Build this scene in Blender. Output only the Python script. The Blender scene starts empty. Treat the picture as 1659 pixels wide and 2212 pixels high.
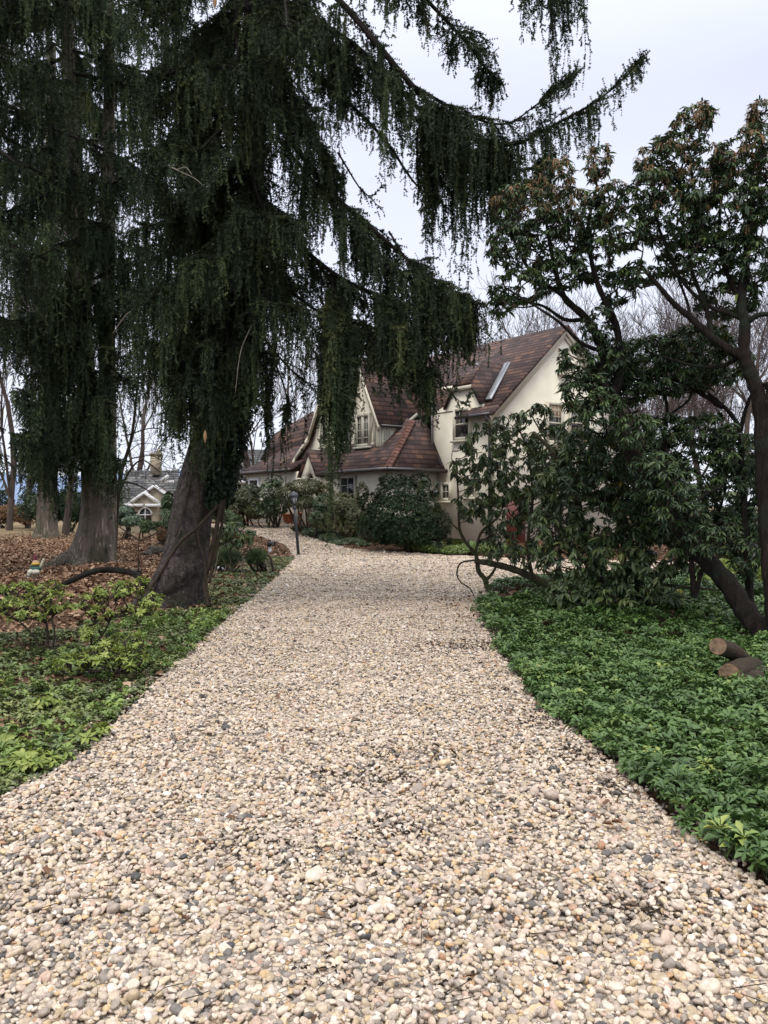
import bpy, math, random
import numpy as np
random.seed(7); RNG = np.random.default_rng(11)
R = math.radians
S = bpy.context.scene
# ------------------------------------------------------------------ camera, sky, sun, exposure
cam_d = bpy.data.cameras.new('camera'); cam = bpy.data.objects.new('camera', cam_d); S.collection.objects.link(cam)
S.camera = cam
cam.location = (0, 0, 1.55); cam.rotation_euler = (R(90), 0, 0)
cam_d.sensor_fit = 'VERTICAL'; cam_d.sensor_height = 24.0; cam_d.lens = 24.0*1703.0/2212.0
cam_d.shift_y = -16.0/2212.0; cam_d.clip_end = 9000; cam_d.clip_start = 0.05
SUN_EL, SUN_AZ = R(58), R(200)
w = bpy.data.worlds.new('World'); S.world = w; w.use_nodes = True
nt = w.node_tree; N = nt.nodes; L = nt.links
bg = N['Background']; bg.inputs['Strength'].default_value = 0.13
sky = N.new('ShaderNodeTexSky'); sky.sky_type = 'NISHITA'; sky.sun_disc = False
sky.sun_elevation = SUN_EL; sky.sun_rotation = SUN_AZ
tc = N.new('ShaderNodeTexCoord'); sp = N.new('ShaderNodeSeparateXYZ'); L.new(tc.outputs['Generated'], sp.inputs[0])
# overcast sky: an even cloud deck that is brighter towards the zenith
rz = N.new('ShaderNodeValToRGB'); L.new(sp.outputs['Z'], rz.inputs['Fac'])
e = rz.color_ramp.elements
e[0].position = 0.0; e[0].color = (.66, .69, .78, 1)
e[1].position = 1.0; e[1].color = (1.9, 1.9, 1.95, 1)
for p_, c_ in ((.12, (.66, .69, .79)), (.45, (.59, .62, .73)), (.58, (.72, .75, .86)), (.75, (1.4, 1.42, 1.5))):
    q = e.new(p_); q.color = (*c_, 1)
nz = N.new('ShaderNodeTexNoise'); nz.inputs['Scale'].default_value = 2.2; nz.inputs['Detail'].default_value = 4
mp = N.new('ShaderNodeMapping'); mp.inputs['Scale'].default_value = (1, 1, 3.2)
L.new(tc.outputs['Generated'], mp.inputs[0]); L.new(mp.outputs[0], nz.inputs['Vector'])
mr = N.new('ShaderNodeMapRange'); L.new(nz.outputs['Fac'], mr.inputs[0]); mr.inputs['From Min'].default_value = .3; mr.inputs['From Max'].default_value = .7
mr.inputs['To Min'].default_value = 8.6; mr.inputs['To Max'].default_value = 9.5
sc_ = N.new('ShaderNodeVectorMath'); sc_.operation = 'SCALE'; L.new(rz.outputs[0], sc_.inputs[0]); L.new(mr.outputs[0], sc_.inputs['Scale'])
mx = N.new('ShaderNodeMix'); mx.data_type = 'RGBA'; mx.inputs['Factor'].default_value = .93
L.new(sky.outputs[0], mx.inputs[6]); L.new(sc_.outputs[0], mx.inputs[7]); L.new(mx.outputs[2], bg.inputs['Color'])
sl = bpy.data.lights.new('sun', 'SUN'); so = bpy.data.objects.new('sun', sl); S.collection.objects.link(so)
sl.energy = 1.4; sl.angle = R(24); sl.color = (1, .93, .84)
so.rotation_euler = (R(90)-SUN_EL, 0, R(180)-SUN_AZ+R(0))
S.view_settings.view_transform = 'Standard'; S.view_settings.look = 'None'; S.view_settings.exposure = 0.34; S.view_settings.gamma = 1
S.cycles.max_bounces = 6; S.cycles.diffuse_bounces = 3; S.cycles.glossy_bounces = 2; S.cycles.transmission_bounces = 4
S.cycles.use_denoising = True
# ------------------------------------------------------------------ helpers
F = 1703.; U0 = 829.5; V0 = 1090.; CH = 1.55
A = np.array
def P(u, v, Y): return A([(u-U0)/F*Y, Y, CH-(v-V0)/F*Y])
def smooth(a, b, x): t = np.clip((x-a)/(b-a), 0, 1); return t*t*(3-2*t)
def terrain(x, y):
    x = np.asarray(x, float); y = np.asarray(y, float)
    z = .08*np.clip(y-23.5, 0, 9.5)*smooth(-11, -7.2, x)
    z = z - .07*np.clip(y-44, 0, 45)*smooth(-24, -17, x)
    z = z - .05*np.clip(y-60, 0, 60)*(1-smooth(-24, -17, x))
    b = np.maximum(smooth(-2.4, -4.0, x), smooth(1.6, 3.0, x)*(1-smooth(13.5, 15, y)))*(1-smooth(22, 26, y))
    z = z + b*(.05+.05*np.sin(x*1.3+.4)*np.sin(y*.9+1)+.03*np.sin(x*3.1)*np.sin(y*2.3))
    return z
def G(u, v):
    for Y in np.arange(2, 90, .02):
        if CH-(v-V0)/F*Y <= float(terrain((u-U0)/F*Y, Y)): break
    return A([(u-U0)/F*Y, Y, float(terrain((u-U0)/F*Y, Y))])
def fbm(x, y, s=1, seed=0):
    r = np.random.default_rng(seed); o = 0
    for k in range(5):
        a = r.uniform(0, 6.28, 4); f = s*1.8**k
        o = o + np.sin(x*f*np.cos(a[0])+y*f*np.sin(a[0])+a[1])*np.sin(x*f*np.cos(a[2])-y*f*np.sin(a[2])+a[3])/1.6**k
    return o/1.6
ORG = {}
class MB:
    """collects vertices, faces and a random value per vertex"""
    def __init__(s): s.V = []; s.F = []; s.R = []; s.n = 0; s.UV = []
    def add(s, V, Fc, rnd=None):
        V = np.asarray(V, float).reshape(-1, 3)
        s.V.append(V)
        for f in (Fc if isinstance(Fc, list) and len(Fc) and isinstance(Fc[0], np.ndarray) else [Fc]):
            f = np.asarray(f, np.int64)
            if f.size: s.F.append(f+s.n)
        if rnd is None: rnd = RNG.random()
        s.R.append(np.broadcast_to(np.asarray(rnd, float), (len(V),)).copy())
        s.n += len(V); return s
    def poly(s, pts, rnd=None): return s.add(pts, np.arange(len(pts))[None], rnd)
    def slab(s, pts, off, rnd=None):
        """polygon extruded by the vector off"""
        p = A(pts, float); n = len(p); o = A(off, float)
        V = np.vstack([p, p+o]); fs = [np.arange(n)[None], np.arange(n, 2*n)[::-1][None]]
        fs.append(A([[i, i+n, (i+1) % n+n, (i+1) % n] for i in range(n)]))
        return s.add(V, fs, rnd)
    def box(s, c, h, ax=None, rnd=None):
        ax = np.eye(3) if ax is None else A(ax, float); c = A(c, float)
        V = [c+ax[0]*h[0]*i+ax[1]*h[1]*j+ax[2]*h[2]*k for i in (-1, 1) for j in (-1, 1) for k in (-1, 1)]
        return s.add(V, A([[0, 1, 3, 2], [4, 6, 7, 5], [0, 4, 5, 1], [2, 3, 7, 6], [0, 2, 6, 4], [1, 5, 7, 3]]), rnd)
    def tubes(s, PT, RD, k=6, rnd=None, cap=False):
        PT = A(PT, float); RD = A(RD, float); M, n, _ = PT.shape
        T = np.gradient(PT, axis=1); T /= np.linalg.norm(T, axis=2, keepdims=True)+1e-9
        d = PT[:, -1]-PT[:, 0]; d /= np.linalg.norm(d, axis=1, keepdims=True)+1e-9
        ref = np.where(np.abs(d[:, 2:3]) > .7, A([[1., .15, 0]]), A([[0, .1, 1.]]))[:, None]
        X = np.cross(np.broadcast_to(ref, T.shape), T); X /= np.linalg.norm(X, axis=2, keepdims=True)+1e-9
        Yv = np.cross(T, X); a = np.arange(k)/k*2*np.pi
        V = PT[:, :, None]+RD[:, :, None, None]*(np.cos(a)[None, None, :, None]*X[:, :, None]+np.sin(a)[None, None, :, None]*Yv[:, :, None])
        b = (np.arange(M)*n*k)[:, None, None]; r = (np.arange(n-1)*k)[None, :, None]; j = np.arange(k)[None, None]; j2 = (j+1) % k
        q = np.stack([b+r+j, b+r+j2, b+r+k+j2, b+r+k+j], -1).reshape(-1, 4)
        rr = np.repeat(RNG.random(M) if rnd is None else np.full(M, rnd), n*k)
        fs = [q]
        if cap:
            fs.append((b[:, 0]+np.arange(k)[None]).reshape(-1, k)[:, ::-1]); fs.append((b[:, 0]+(n-1)*k+np.arange(k)[None]).reshape(-1, k))
        return s.add(V.reshape(-1, 3), fs, rr)
    def tube(s, pts, rad, k=8, m=0, rnd=None, cap=True):
        pts = A(pts, float); rad = np.broadcast_to(A(rad, float), (len(pts),)) if np.ndim(rad) == 0 else A(rad, float)
        if m: pts, rad = spline(pts, rad, m)
        return s.tubes(pts[None], rad[None], k, rnd, cap)
    def lathe(s, c, prof, k=16, rnd=None, tilt=None):
        V = []; a = np.arange(k)/k*2*np.pi; c = A(c, float)
        for r_, z_ in prof: V.append(np.stack([r_*np.cos(a), r_*np.sin(a), np.full(k, z_)], 1))
        V = np.vstack(V); n = len(prof)
        if tilt is not None: V = V@A(tilt).T
        q = A([[i*k+j, i*k+(j+1) % k, (i+1)*k+(j+1) % k, (i+1)*k+j] for i in range(n-1) for j in range(k)])
        return s.add(V+c, [q, np.arange(k)[None, ::-1], np.arange((n-1)*k, n*k)[None]], rnd)
    def build(s, name, mat, parent=None, smooth_=False, uv=None):
        V = np.vstack(s.V)
        o_ = ORG.get(parent.name, np.zeros(3)) if parent else np.zeros(3)
        me = bpy.data.meshes.new(name)
        me.vertices.add(len(V)); me.vertices.foreach_set('co', (V-o_).astype(np.float32).ravel())
        li = np.concatenate([f.ravel() for f in s.F]); tot = np.concatenate([np.full(len(f), f.shape[1]) for f in s.F])
        st = np.concatenate([[0], np.cumsum(tot)[:-1]])
        me.loops.add(len(li)); me.loops.foreach_set('vertex_index', li.astype(np.int32))
        me.polygons.add(len(tot)); me.polygons.foreach_set('loop_start', st.astype(np.int32))
        if smooth_: me.polygons.foreach_set('use_smooth', np.ones(len(tot), bool))
        at = me.attributes.new('rnd', 'FLOAT', 'POINT'); at.data.foreach_set('value', np.concatenate(s.R).astype(np.float32))
        if uv is not None:
            ul = me.uv_layers.new(name='UVMap'); ul.data.foreach_set('uv', uv(V)[li].astype(np.float32).ravel())
        me.update(calc_edges=True)
        if mat: me.materials.append(mat)
        o = bpy.data.objects.new(name, me); S.collection.objects.link(o)
        if parent: o.parent = parent; ORG[o.name] = o_
        return o
def spline(p, r, m):
    """Catmull-Rom resampling to m points"""
    n = len(p); t = np.linspace(0, n-1-1e-6, m); i = t.astype(int); f = (t-i)[:, None]
    pp = np.vstack([2*p[0]-p[1], p, 2*p[-1]-p[-2]]); a, b, c, d = pp[i], pp[i+1], pp[i+2], pp[i+3]
    q = .5*((2*b)+(c-a)*f+(2*a-5*b+4*c-d)*f*f+(3*b-a-3*c+d)*f**3)
    return q, np.interp(t, np.arange(n), r)
def thing(name, label, cat, loc=(0, 0, 0), group=None):
    o = bpy.data.objects.new(name, None); S.collection.objects.link(o); o.location = tuple(map(float, loc))
    o.empty_display_size = .2; ORG[o.name] = A(loc, float); o['label'] = label; o['category'] = cat
    if group: o['group'] = group
    return o
def tag(o, label, cat, group=None):
    o['label'] = label; o['category'] = cat
    if group: o['group'] = group
    return o
def nrm(v): return v/(np.linalg.norm(v, axis=-1, keepdims=True)+1e-9)
# ------------------------------------------------------------------ materials
def newmat(name):
    m = bpy.data.materials.new(name); m.use_nodes = True; return m, m.node_tree.nodes, m.node_tree.links, m.node_tree.nodes['Principled BSDF']
def ramp(N, stops, interp='LINEAR'):
    r = N.new('ShaderNodeValToRGB'); r.color_ramp.interpolation = interp; e = r.color_ramp.elements
    e[0].position = stops[0][0]; e[0].color = (*stops[0][1], 1); e[1].position = stops[-1][0]; e[1].color = (*stops[-1][1], 1)
    for p_, c_ in stops[1:-1]: q = e.new(p_); q.color = (*c_, 1)
    return r
def leafmat(name, stops, rough=.45, spec=.5, trans=0., inst=False, interp='LINEAR', nscale=0):
    m, N, L, B = newmat(name)
    a = N.new('ShaderNodeAttribute'); a.attribute_name = 'rnd'; src = a.outputs['Fac']
    if inst:
        b = N.new('ShaderNodeAttribute'); b.attribute_type = 'INSTANCER'; b.attribute_name = 'tint'
        k = N.new('ShaderNodeMath'); k.operation = 'MULTIPLY_ADD'; L.new(src, k.inputs[0]); k.inputs[1].default_value = .35; L.new(b.outputs['Fac'], k.inputs[2]); src = k.outputs[0]
    r = ramp(N, stops, interp); L.new(src, r.inputs[0]); col = r.outputs[0]
    if nscale:
        t = N.new('ShaderNodeTexCoord'); n = N.new('ShaderNodeTexNoise'); n.inputs['Scale'].default_value = nscale; L.new(t.outputs['Object'], n.inputs['Vector'])
        x = N.new('ShaderNodeMix'); x.data_type = 'RGBA'; x.blend_type = 'MULTIPLY'; x.inputs['Factor'].default_value = .6
        rr = ramp(N, [(.3, (.5, .5, .5)), (.7, (1.3, 1.3, 1.2))]); L.new(n.outputs['Fac'], rr.inputs[0]); L.new(col, x.inputs[6]); L.new(rr.outputs[0], x.inputs[7]); col = x.outputs[2]
    L.new(col, B.inputs['Base Color']); B.inputs['Roughness'].default_value = rough; B.inputs['Specular IOR Level'].default_value = spec
    if trans:
        o = N['Material Output']; T = N.new('ShaderNodeBsdfTranslucent'); L.new(col, T.inputs['Color']); ms = N.new('ShaderNodeMixShader'); ms.inputs[0].default_value = trans
        L.new(B.outputs[0], ms.inputs[1]); L.new(T.outputs[0], ms.inputs[2]); L.new(ms.outputs[0], o.inputs['Surface'])
    return m
def flat(name, col, rough=.6, spec=.5, metal=0., noise=0., nscale=6., bump=0., bscale=40., dark=None):
    m, N, L, B = newmat(name)
    B.inputs['Roughness'].default_value = rough; B.inputs['Metallic'].default_value = metal; B.inputs['Specular IOR Level'].default_value = spec
    t = N.new('ShaderNodeTexCoord')
    n = N.new('ShaderNodeTexNoise'); n.inputs['Scale'].default_value = nscale; n.inputs['Detail'].default_value = 6; L.new(t.outputs['Object'], n.inputs['Vector'])
    c0 = dark or tuple(c*(1-noise) for c in col); c1 = tuple(min(1, c*(1+noise*.4)) for c in col)
    r = ramp(N, [(.32, c0), (.68, c1)]); L.new(n.outputs['Fac'], r.inputs[0]); L.new(r.outputs[0], B.inputs['Base Color'])
    if bump:
        n2 = N.new('ShaderNodeTexNoise'); n2.inputs['Scale'].default_value = bscale; n2.inputs['Detail'].default_value = 5; L.new(t.outputs['Object'], n2.inputs['Vector'])
        b = N.new('ShaderNodeBump'); b.inputs['Strength'].default_value = bump; b.inputs['Distance'].default_value = .02; L.new(n2.outputs['Fac'], b.inputs['Height']); L.new(b.outputs[0], B.inputs['Normal'])
    return m
def barkmat(name, c0, c1, scale=7., stretch=.18, bump=1., moss=None, dist=.06):
    m, N, L, B = newmat(name); B.inputs['Roughness'].default_value = .92; B.inputs['Specular IOR Level'].default_value = .2
    t = N.new('ShaderNodeTexCoord'); mp = N.new('ShaderNodeMapping'); mp.inputs['Scale'].default_value = (1, 1, stretch); L.new(t.outputs['Object'], mp.inputs[0])
    n = N.new('ShaderNodeTexNoise'); n.inputs['Scale'].default_value = scale; n.inputs['Detail'].default_value = 8; n.inputs['Roughness'].default_value = .65; L.new(mp.outputs[0], n.inputs['Vector'])
    v = N.new('ShaderNodeTexVoronoi'); v.feature = 'DISTANCE_TO_EDGE'; v.inputs['Scale'].default_value = scale*1.6; v.inputs['Randomness'].default_value = 1
    ad = N.new('ShaderNodeVectorMath'); ad.operation = 'MULTIPLY_ADD'; ad.inputs[1].default_value = (.25,)*3; L.new(n.outputs['Color'], ad.inputs[0]); L.new(mp.outputs[0], ad.inputs[2]); L.new(ad.outputs[0], v.inputs['Vector'])
    r = ramp(N, [(.28, c0), (.72, c1)]); L.new(n.outputs['Fac'], r.inputs[0]); col = r.outputs[0]
    if moss:
        n3 = N.new('ShaderNodeTexNoise'); n3.inputs['Scale'].default_value = 2.6; n3.inputs['Detail'].default_value = 8; n3.inputs['Roughness'].default_value = .7; L.new(t.outputs['Object'], n3.inputs['Vector'])
        r3 = ramp(N, [(.5, (0, 0, 0)), (.62, (1, 1, 1))]); L.new(n3.outputs['Fac'], r3.inputs[0])
        x = N.new('ShaderNodeMix'); x.data_type = 'RGBA'; L.new(r3.outputs[0], x.inputs['Factor']); L.new(col, x.inputs[6]); x.inputs[7].default_value = (*moss, 1); col = x.outputs[2]
    L.new(col, B.inputs['Base Color'])
    h = N.new('ShaderNodeMath'); h.operation = 'MINIMUM'; L.new(v.outputs['Distance'], h.inputs[0]); h.inputs[1].default_value = .25
    h2 = N.new('ShaderNodeMath'); h2.operation = 'MULTIPLY_ADD'; L.new(h.outputs[0], h2.inputs[0]); h2.inputs[1].default_value = 3; L.new(n.outputs['Fac'], h2.inputs[2])
    b = N.new('ShaderNodeBump'); b.inputs['Strength'].default_value = bump; b.inputs['Distance'].default_value = dist; L.new(h2.outputs[0], b.inputs['Height']); L.new(b.outputs[0], B.inputs['Normal'])
    return m
def shinglemat(name, stops, course=.14, width=.3):
    m, N, L, B = newmat(name); B.inputs['Roughness'].default_value = .85; B.inputs['Specular IOR Level'].default_value = .25
    uv = N.new('ShaderNodeUVMap'); s = N.new('ShaderNodeSeparateXYZ'); L.new(uv.outputs[0], s.inputs[0])
    def mt(op, a, b=None, c=None):
        k = N.new('ShaderNodeMath'); k.operation = op
        for i, x in enumerate((a, b, c)):
            if x is None: continue
            if isinstance(x, (int, float)): k.inputs[i].default_value = x
            else: L.new(x, k.inputs[i])
        return k.outputs[0]
    row = mt('FLOOR', mt('DIVIDE', s.outputs[1], course)); fv = mt('FRACT', mt('DIVIDE', s.outputs[1], course))
    wn = N.new('ShaderNodeTexWhiteNoise'); wn.noise_dimensions = '1D'; L.new(row, wn.inputs['W'])
    x = mt('ADD', mt('DIVIDE', s.outputs[0], width), mt('MULTIPLY', wn.outputs['Value'], 7.3)); colI = mt('FLOOR', x); fx = mt('FRACT', x)
    cb = N.new('ShaderNodeCombineXYZ'); L.new(colI, cb.inputs[0]); L.new(row, cb.inputs[1])
    w2 = N.new('ShaderNodeTexWhiteNoise'); w2.noise_dimensions = '2D'; L.new(cb.outputs[0], w2.inputs['Vector'])
    r = ramp(N, stops); L.new(w2.outputs['Value'], r.inputs[0])
    n = N.new('ShaderNodeTexNoise'); n.inputs['Scale'].default_value = 1.1; n.inputs['Detail'].default_value = 5; L.new(uv.outputs[0], n.inputs['Vector'])
    rr = ramp(N, [(.3, (.7, .7, .72)), (.7, (1.15, 1.1, 1.05))]); L.new(n.outputs['Fac'], rr.inputs[0])
    mx = N.new('ShaderNodeMix'); mx.data_type = 'RGBA'; mx.blend_type = 'MULTIPLY'; mx.inputs['Factor'].default_value = 1; L.new(r.outputs[0], mx.inputs[6]); L.new(rr.outputs[0], mx.inputs[7])
    # shadow line at each course's lower edge painted into the colour; dark tile joints
    edge = mt('MAXIMUM', mt('LESS_THAN', fv, .27), mt('LESS_THAN', fx, .06))
    m2 = N.new('ShaderNodeMix'); m2.data_type = 'RGBA'; L.new(mt('MULTIPLY', edge, .8), m2.inputs['Factor']); L.new(mx.outputs[2], m2.inputs[6]); m2.inputs[7].default_value = (.02, .015, .015, 1)
    L.new(m2.outputs[2], B.inputs['Base Color'])
    hh = mt('ADD', mt('MULTIPLY', mt('SUBTRACT', 1.0, fv), 1.0), mt('MULTIPLY', w2.outputs['Value'], .4))
    b = N.new('ShaderNodeBump'); b.inputs['Strength'].default_value = .8; b.inputs['Distance'].default_value = .03; L.new(hh, b.inputs['Height']); L.new(b.outputs[0], B.inputs['Normal'])
    return m
M = {}
M['spruce'] = leafmat('spruce_needles', [(0, (.012, .017, .012)), (.4, (.024, .034, .019)), (.7, (.042, .058, .026)), (.9, (.065, .085, .034)), (1, (.10, .10, .04))], .8, .12)
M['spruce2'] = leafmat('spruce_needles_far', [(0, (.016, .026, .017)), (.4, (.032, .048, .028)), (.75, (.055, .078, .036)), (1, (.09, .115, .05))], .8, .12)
M['sbark'] = barkmat('spruce_bark', (.026, .021, .019), (.25, .21, .195), 11, .8, 1, (.07, .072, .045), .10)
M['gbark'] = barkmat('grey_bark', (.10, .078, .058), (.46, .39, .31), 9, .08, 1, (.15, .15, .09), .09)
M['lwood'] = flat('dark_limb_wood', (.022, .018, .016), .95, .1, noise=.4, nscale=9)
M['fbark'] = barkmat('far_bark', (.06, .045, .04), (.15, .12, .10), 8, .15, .6)
M['pbark'] = barkmat('shaggy_bark', (.008, .007, .006), (.062, .045, .036), 20, .12, 1, (.04, .052, .034), .06)
M['rbark'] = barkmat('mossy_stem', (.035, .03, .02), (.10, .09, .055), 18, .3, .6, (.07, .085, .035), .02)
M['twig'] = flat('dark_twig', (.05, .038, .028), .9, .2, noise=.4, nscale=9)
M['deadtwig'] = flat('pale_dead_twig', (.20, .17, .14), .9, .2, noise=.4, nscale=9)
M['baretwig'] = leafmat('bare_twigs', [(0, (.055, .042, .04)), (.6, (.10, .075, .07)), (1, (.16, .12, .105))], .9, .2)
M['pieris'] = leafmat('pieris_leaf', [(0, (.018, .034, .016)), (.45, (.036, .064, .026)), (.75, (.072, .118, .036)), (1, (.14, .19, .05))], .45, .35, .15)
M['tassel'] = leafmat('bronze_tassel', [(0, (.14, .10, .045)), (.4, (.30, .19, .09)), (.75, (.42, .22, .12)), (1, (.5, .34, .19))], .7, .3)
M['ytassel'] = leafmat('yellow_tassel', [(0, (.10, .09, .02)), (1, (.25, .22, .05))], .7, .3)
M['rhodo'] = leafmat('rhododendron_leaf', [(0, (.024, .042, .018)), (.4, (.05, .080, .030)), (.7, (.10, .135, .045)), (.92, (.17, .19, .06)), (1, (.42, .33, .05))], .42, .45, .15)
M['azalea'] = leafmat('yellow_green_leaf', [(0, (.08, .13, .025)), (.5, (.22, .28, .055)), (1, (.42, .46, .13))], .45, .4, .25)
M['ivy'] = leafmat('ivy_leaf', [(0, (.006, .010, .006)), (.7, (.012, .021, .011)), (1, (.022, .036, .018))], .6, .15)
M['pachy'] = leafmat('pachysandra_leaf', [(0, (.032, .062, .018)), (.35, (.058, .112, .030)), (.7, (.100, .175, .045)), (.9, (.17, .25, .065)), (1., (.28, .32, .08))], .42, .4, .12, inst=True)
M['pachy_l'] = leafmat('pachysandra_light_leaf', [(0, (.05, .09, .02)), (.4, (.12, .19, .04)), (.8, (.24, .32, .07)), (1., (.26, .33, .09))], .4, .5, .15, inst=True)
M['vinca'] = leafmat('small_dark_leaf', [(0, (.030, .042, .014)), (.4, (.065, .088, .026)), (.7, (.12, .155, .042)), (1., (.22, .24, .07))], .4, .5, inst=True)
M['litter'] = leafmat('dead_leaf', [(0, (.07, .035, .02)), (.4, (.16, .085, .048)), (.7, (.25, .15, .09)), (1., (.42, .30, .20))], .75, .3, inst=True)
M['holly'] = leafmat('holly_leaf', [(0, (.008, .017, .008)), (.6, (.019, .037, .015)), (1, (.048, .075, .026))], .65, .15)
M['japa'] = leafmat('bronze_shrub_leaf', [(0, (.025, .036, .012)), (.45, (.055, .068, .02)), (.75, (.10, .085, .028)), (1, (.17, .105, .04))], .5, .4)
M['shrub'] = leafmat('green_shrub_leaf', [(0, (.025, .045, .018)), (.6, (.055, .085, .028)), (1, (.12, .15, .055))], .42, .5)
M['varieg'] = leafmat('variegated_leaf', [(0, (.03, .06, .03)), (.6, (.10, .15, .09)), (1, (.36, .42, .30))], .45, .5)
M['ybank'] = leafmat('light_groundcover', [(0, (.05, .09, .02)), (.6, (.12, .18, .035)), (1, (.22, .28, .06))], .45, .5)
M['dwarf'] = leafmat('dwarf_pine_needles', [(0, (.03, .06, .02)), (1, (.09, .13, .035))], .5, .4)
M['dried'] = leafmat('dried_shrub_leaf', [(0, (.10, .055, .03)), (1, (.24, .15, .08))], .8, .2)
M['stucco'] = flat('cream_stucco', (.72, .67, .54), .9, .2, noise=.12, nscale=1.6, bump=.35, bscale=45)
M['trim'] = flat('cream_trim', (.56, .52, .41), .6, .4, noise=.08)
M['timber'] = flat('grey_green_timber', (.40, .385, .31), .65, .4, noise=.1)
M['glass'] = flat('window_glass', (.02, .022, .025), .06, .9)
M['curtain'] = flat('cream_blind', (.42, .30, .20), .9, .2)
M['gutter'] = flat('dark_gutter_metal', (.028, .022, .022), .35, .6, noise=.2)
M['lead'] = flat('lead_flashing', (.26, .27, .29), .4, .6, metal=.3, noise=.15)
M['red'] = flat('red_door_paint', (.13, .028, .018), .5, .5, noise=.1)
M['tile'] = shinglemat('brown_roof_tiles', [(0, (.045, .031, .031)), (.4, (.080, .052, .048)), (.75, (.110, .066, .056)), (.93, (.16, .092, .066)), (1, (.08, .056, .056))], .20, .33)
M['slate'] = shinglemat('grey_slates', [(0, (.075, .08, .085)), (.6, (.12, .125, .125)), (1, (.18, .185, .18))], .22, .4)
M['beige'] = flat('beige_render', (.42, .36, .27), .85, .3, noise=.06)
M['white'] = flat('white_trim', (.78, .78, .78), .5, .4, noise=.04)
M['brick'] = flat('red_brick', (.20, .075, .05), .85, .3, noise=.4, nscale=14)
M['terra'] = flat('terracotta', (.42, .16, .085), .8, .3, noise=.25, nscale=8)
M['iron'] = flat('dark_lamp_paint', (.035, .042, .05), .45, .5, noise=.3, nscale=20)
M['lampglass'] = flat('lamp_glass', (.45, .47, .48), .1, .8)
M['stone'] = flat('mossy_rock', (.075, .066, .052), .95, .2, noise=.6, nscale=9, bump=.9, bscale=14)
M['soil'] = flat('dark_soil', (.035, .025, .018), .95, .2, noise=.5, nscale=5)
M['wood_end'] = flat('cut_wood', (.20, .13, .08), .85, .3, noise=.6, nscale=14, bump=.5, bscale=30)
M['black'] = flat('black_plastic', (.015, .015, .016), .4, .5)
M['wplastic'] = flat('white_plastic', (.7, .7, .72), .5, .5)
# ------------------------------------------------------------------ ground, drive, gravel
def inpoly(x, y, poly):
    c = np.zeros(x.shape, bool); n = len(poly); j = n-1
    for i in range(n):
        xi, yi = poly[i][0], poly[i][1]; xj, yj = poly[j][0], poly[j][1]
        k = ((yi > y) != (yj > y)) & (x < (xj-xi)*(y-yi)/(yj-yi+1e-12)+xi); c ^= k; j = i
    return c
LEFT_PX = [(0, 1740), (150, 1655), (250, 1570), (380, 1440), (480, 1350), (560, 1282), (600, 1248), (638, 1206)]
LEFT = [G(*p)[:2] for p in LEFT_PX]
PATHL = [G(*p)[:2] for p in [(618, 1180), (560, 1160), (492, 1141)]]
PATHF = [G(*p)[:2] for p in [(500, 1134), (640, 1133)]]
PATHR = [G(*p)[:2] for p in [(622, 1142), (640, 1152), (690, 1170), (760, 1188), (880, 1195), (1000, 1203), (1100, 1209)]]
ISL = [G(*p)[:2] for p in [(1190, 1256), (1075, 1266), (1046, 1290), (1030, 1315), (1055, 1370), (1080, 1420), (1140, 1490), (1160, 1530), (1250, 1592), (1330, 1660), (1440, 1770), (1530, 1852), (1659, 1932)]]
DRIVE = [A([-3.2, -3.]), A([-2.3, 1.]), A([-2.1, 3.])]+LEFT+PATHL+[A([-12, 31.5]), A([-12, 33.])]+PATHF+PATHR+[A([7, 21.2]), A([16, 20.])]+[A([16, 17.5]), A([8, 17.2])]+ISL+[A([1.9, 2.2]), A([2.4, 1.]), A([3., -3.])]
def ground_attr(x, y):
    lawn = smooth(28, 40, y+fbm(x, y, .5, 3)*4)*(x < -5)*(.35+.65*smooth(-9, -14, x))
    lawn = np.maximum(lawn, smooth(40, 46, y))
    return lawn
def grid(xs, ys): X, Y = np.meshgrid(xs, ys); return X, Y
xs = np.concatenate([-np.geomspace(4000, 31, 26), np.linspace(-30, 30, 181), np.geomspace(31, 4000, 26)])
ys = np.concatenate([np.linspace(-12, 62, 223), np.geomspace(63, 6000, 36)])
X, Y = grid(xs, ys); Z = terrain(X, Y)-.0
Z = Z - smooth(120, 900, np.hypot(X, Y))*14
in_d = inpoly(X, Y, DRIVE)
nx, ny = len(xs), len(ys); idx = np.arange(nx*ny).reshape(ny, nx)
q = np.stack([idx[:-1, :-1], idx[:-1, 1:], idx[1:, 1:], idx[1:, :-1]], -1).reshape(-1, 4)
m, N, L, B = newmat('ground_soil'); B.inputs['Roughness'].default_value = .95; B.inputs['Specular IOR Level'].default_value = .15
a = N.new('ShaderNodeAttribute'); a.attribute_name = 'rnd'; t = N.new('ShaderNodeTexCoord')
n1 = N.new('ShaderNodeTexNoise'); n1.inputs['Scale'].default_value = 5; n1.inputs['Detail'].default_value = 10; n1.inputs['Roughness'].default_value = .7; L.new(t.outputs['Object'], n1.inputs['Vector'])
n2 = N.new('ShaderNodeTexNoise'); n2.inputs['Scale'].default_value = 22; n2.inputs['Detail'].default_value = 6; n2.inputs['Roughness'].default_value = .7; L.new(t.outputs['Object'], n2.inputs['Vector'])
r1 = ramp(N, [(.3, (.035, .022, .014)), (.5, (.10, .055, .032)), (.7, (.17, .10, .06))]); L.new(n2.outputs['Fac'], r1.inputs[0])
r2 = ramp(N, [(.3, (.11, .09, .045)), (.5, (.20, .145, .08)), (.7, (.27, .20, .12))]); L.new(n1.outputs['Fac'], r2.inputs[0])
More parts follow.
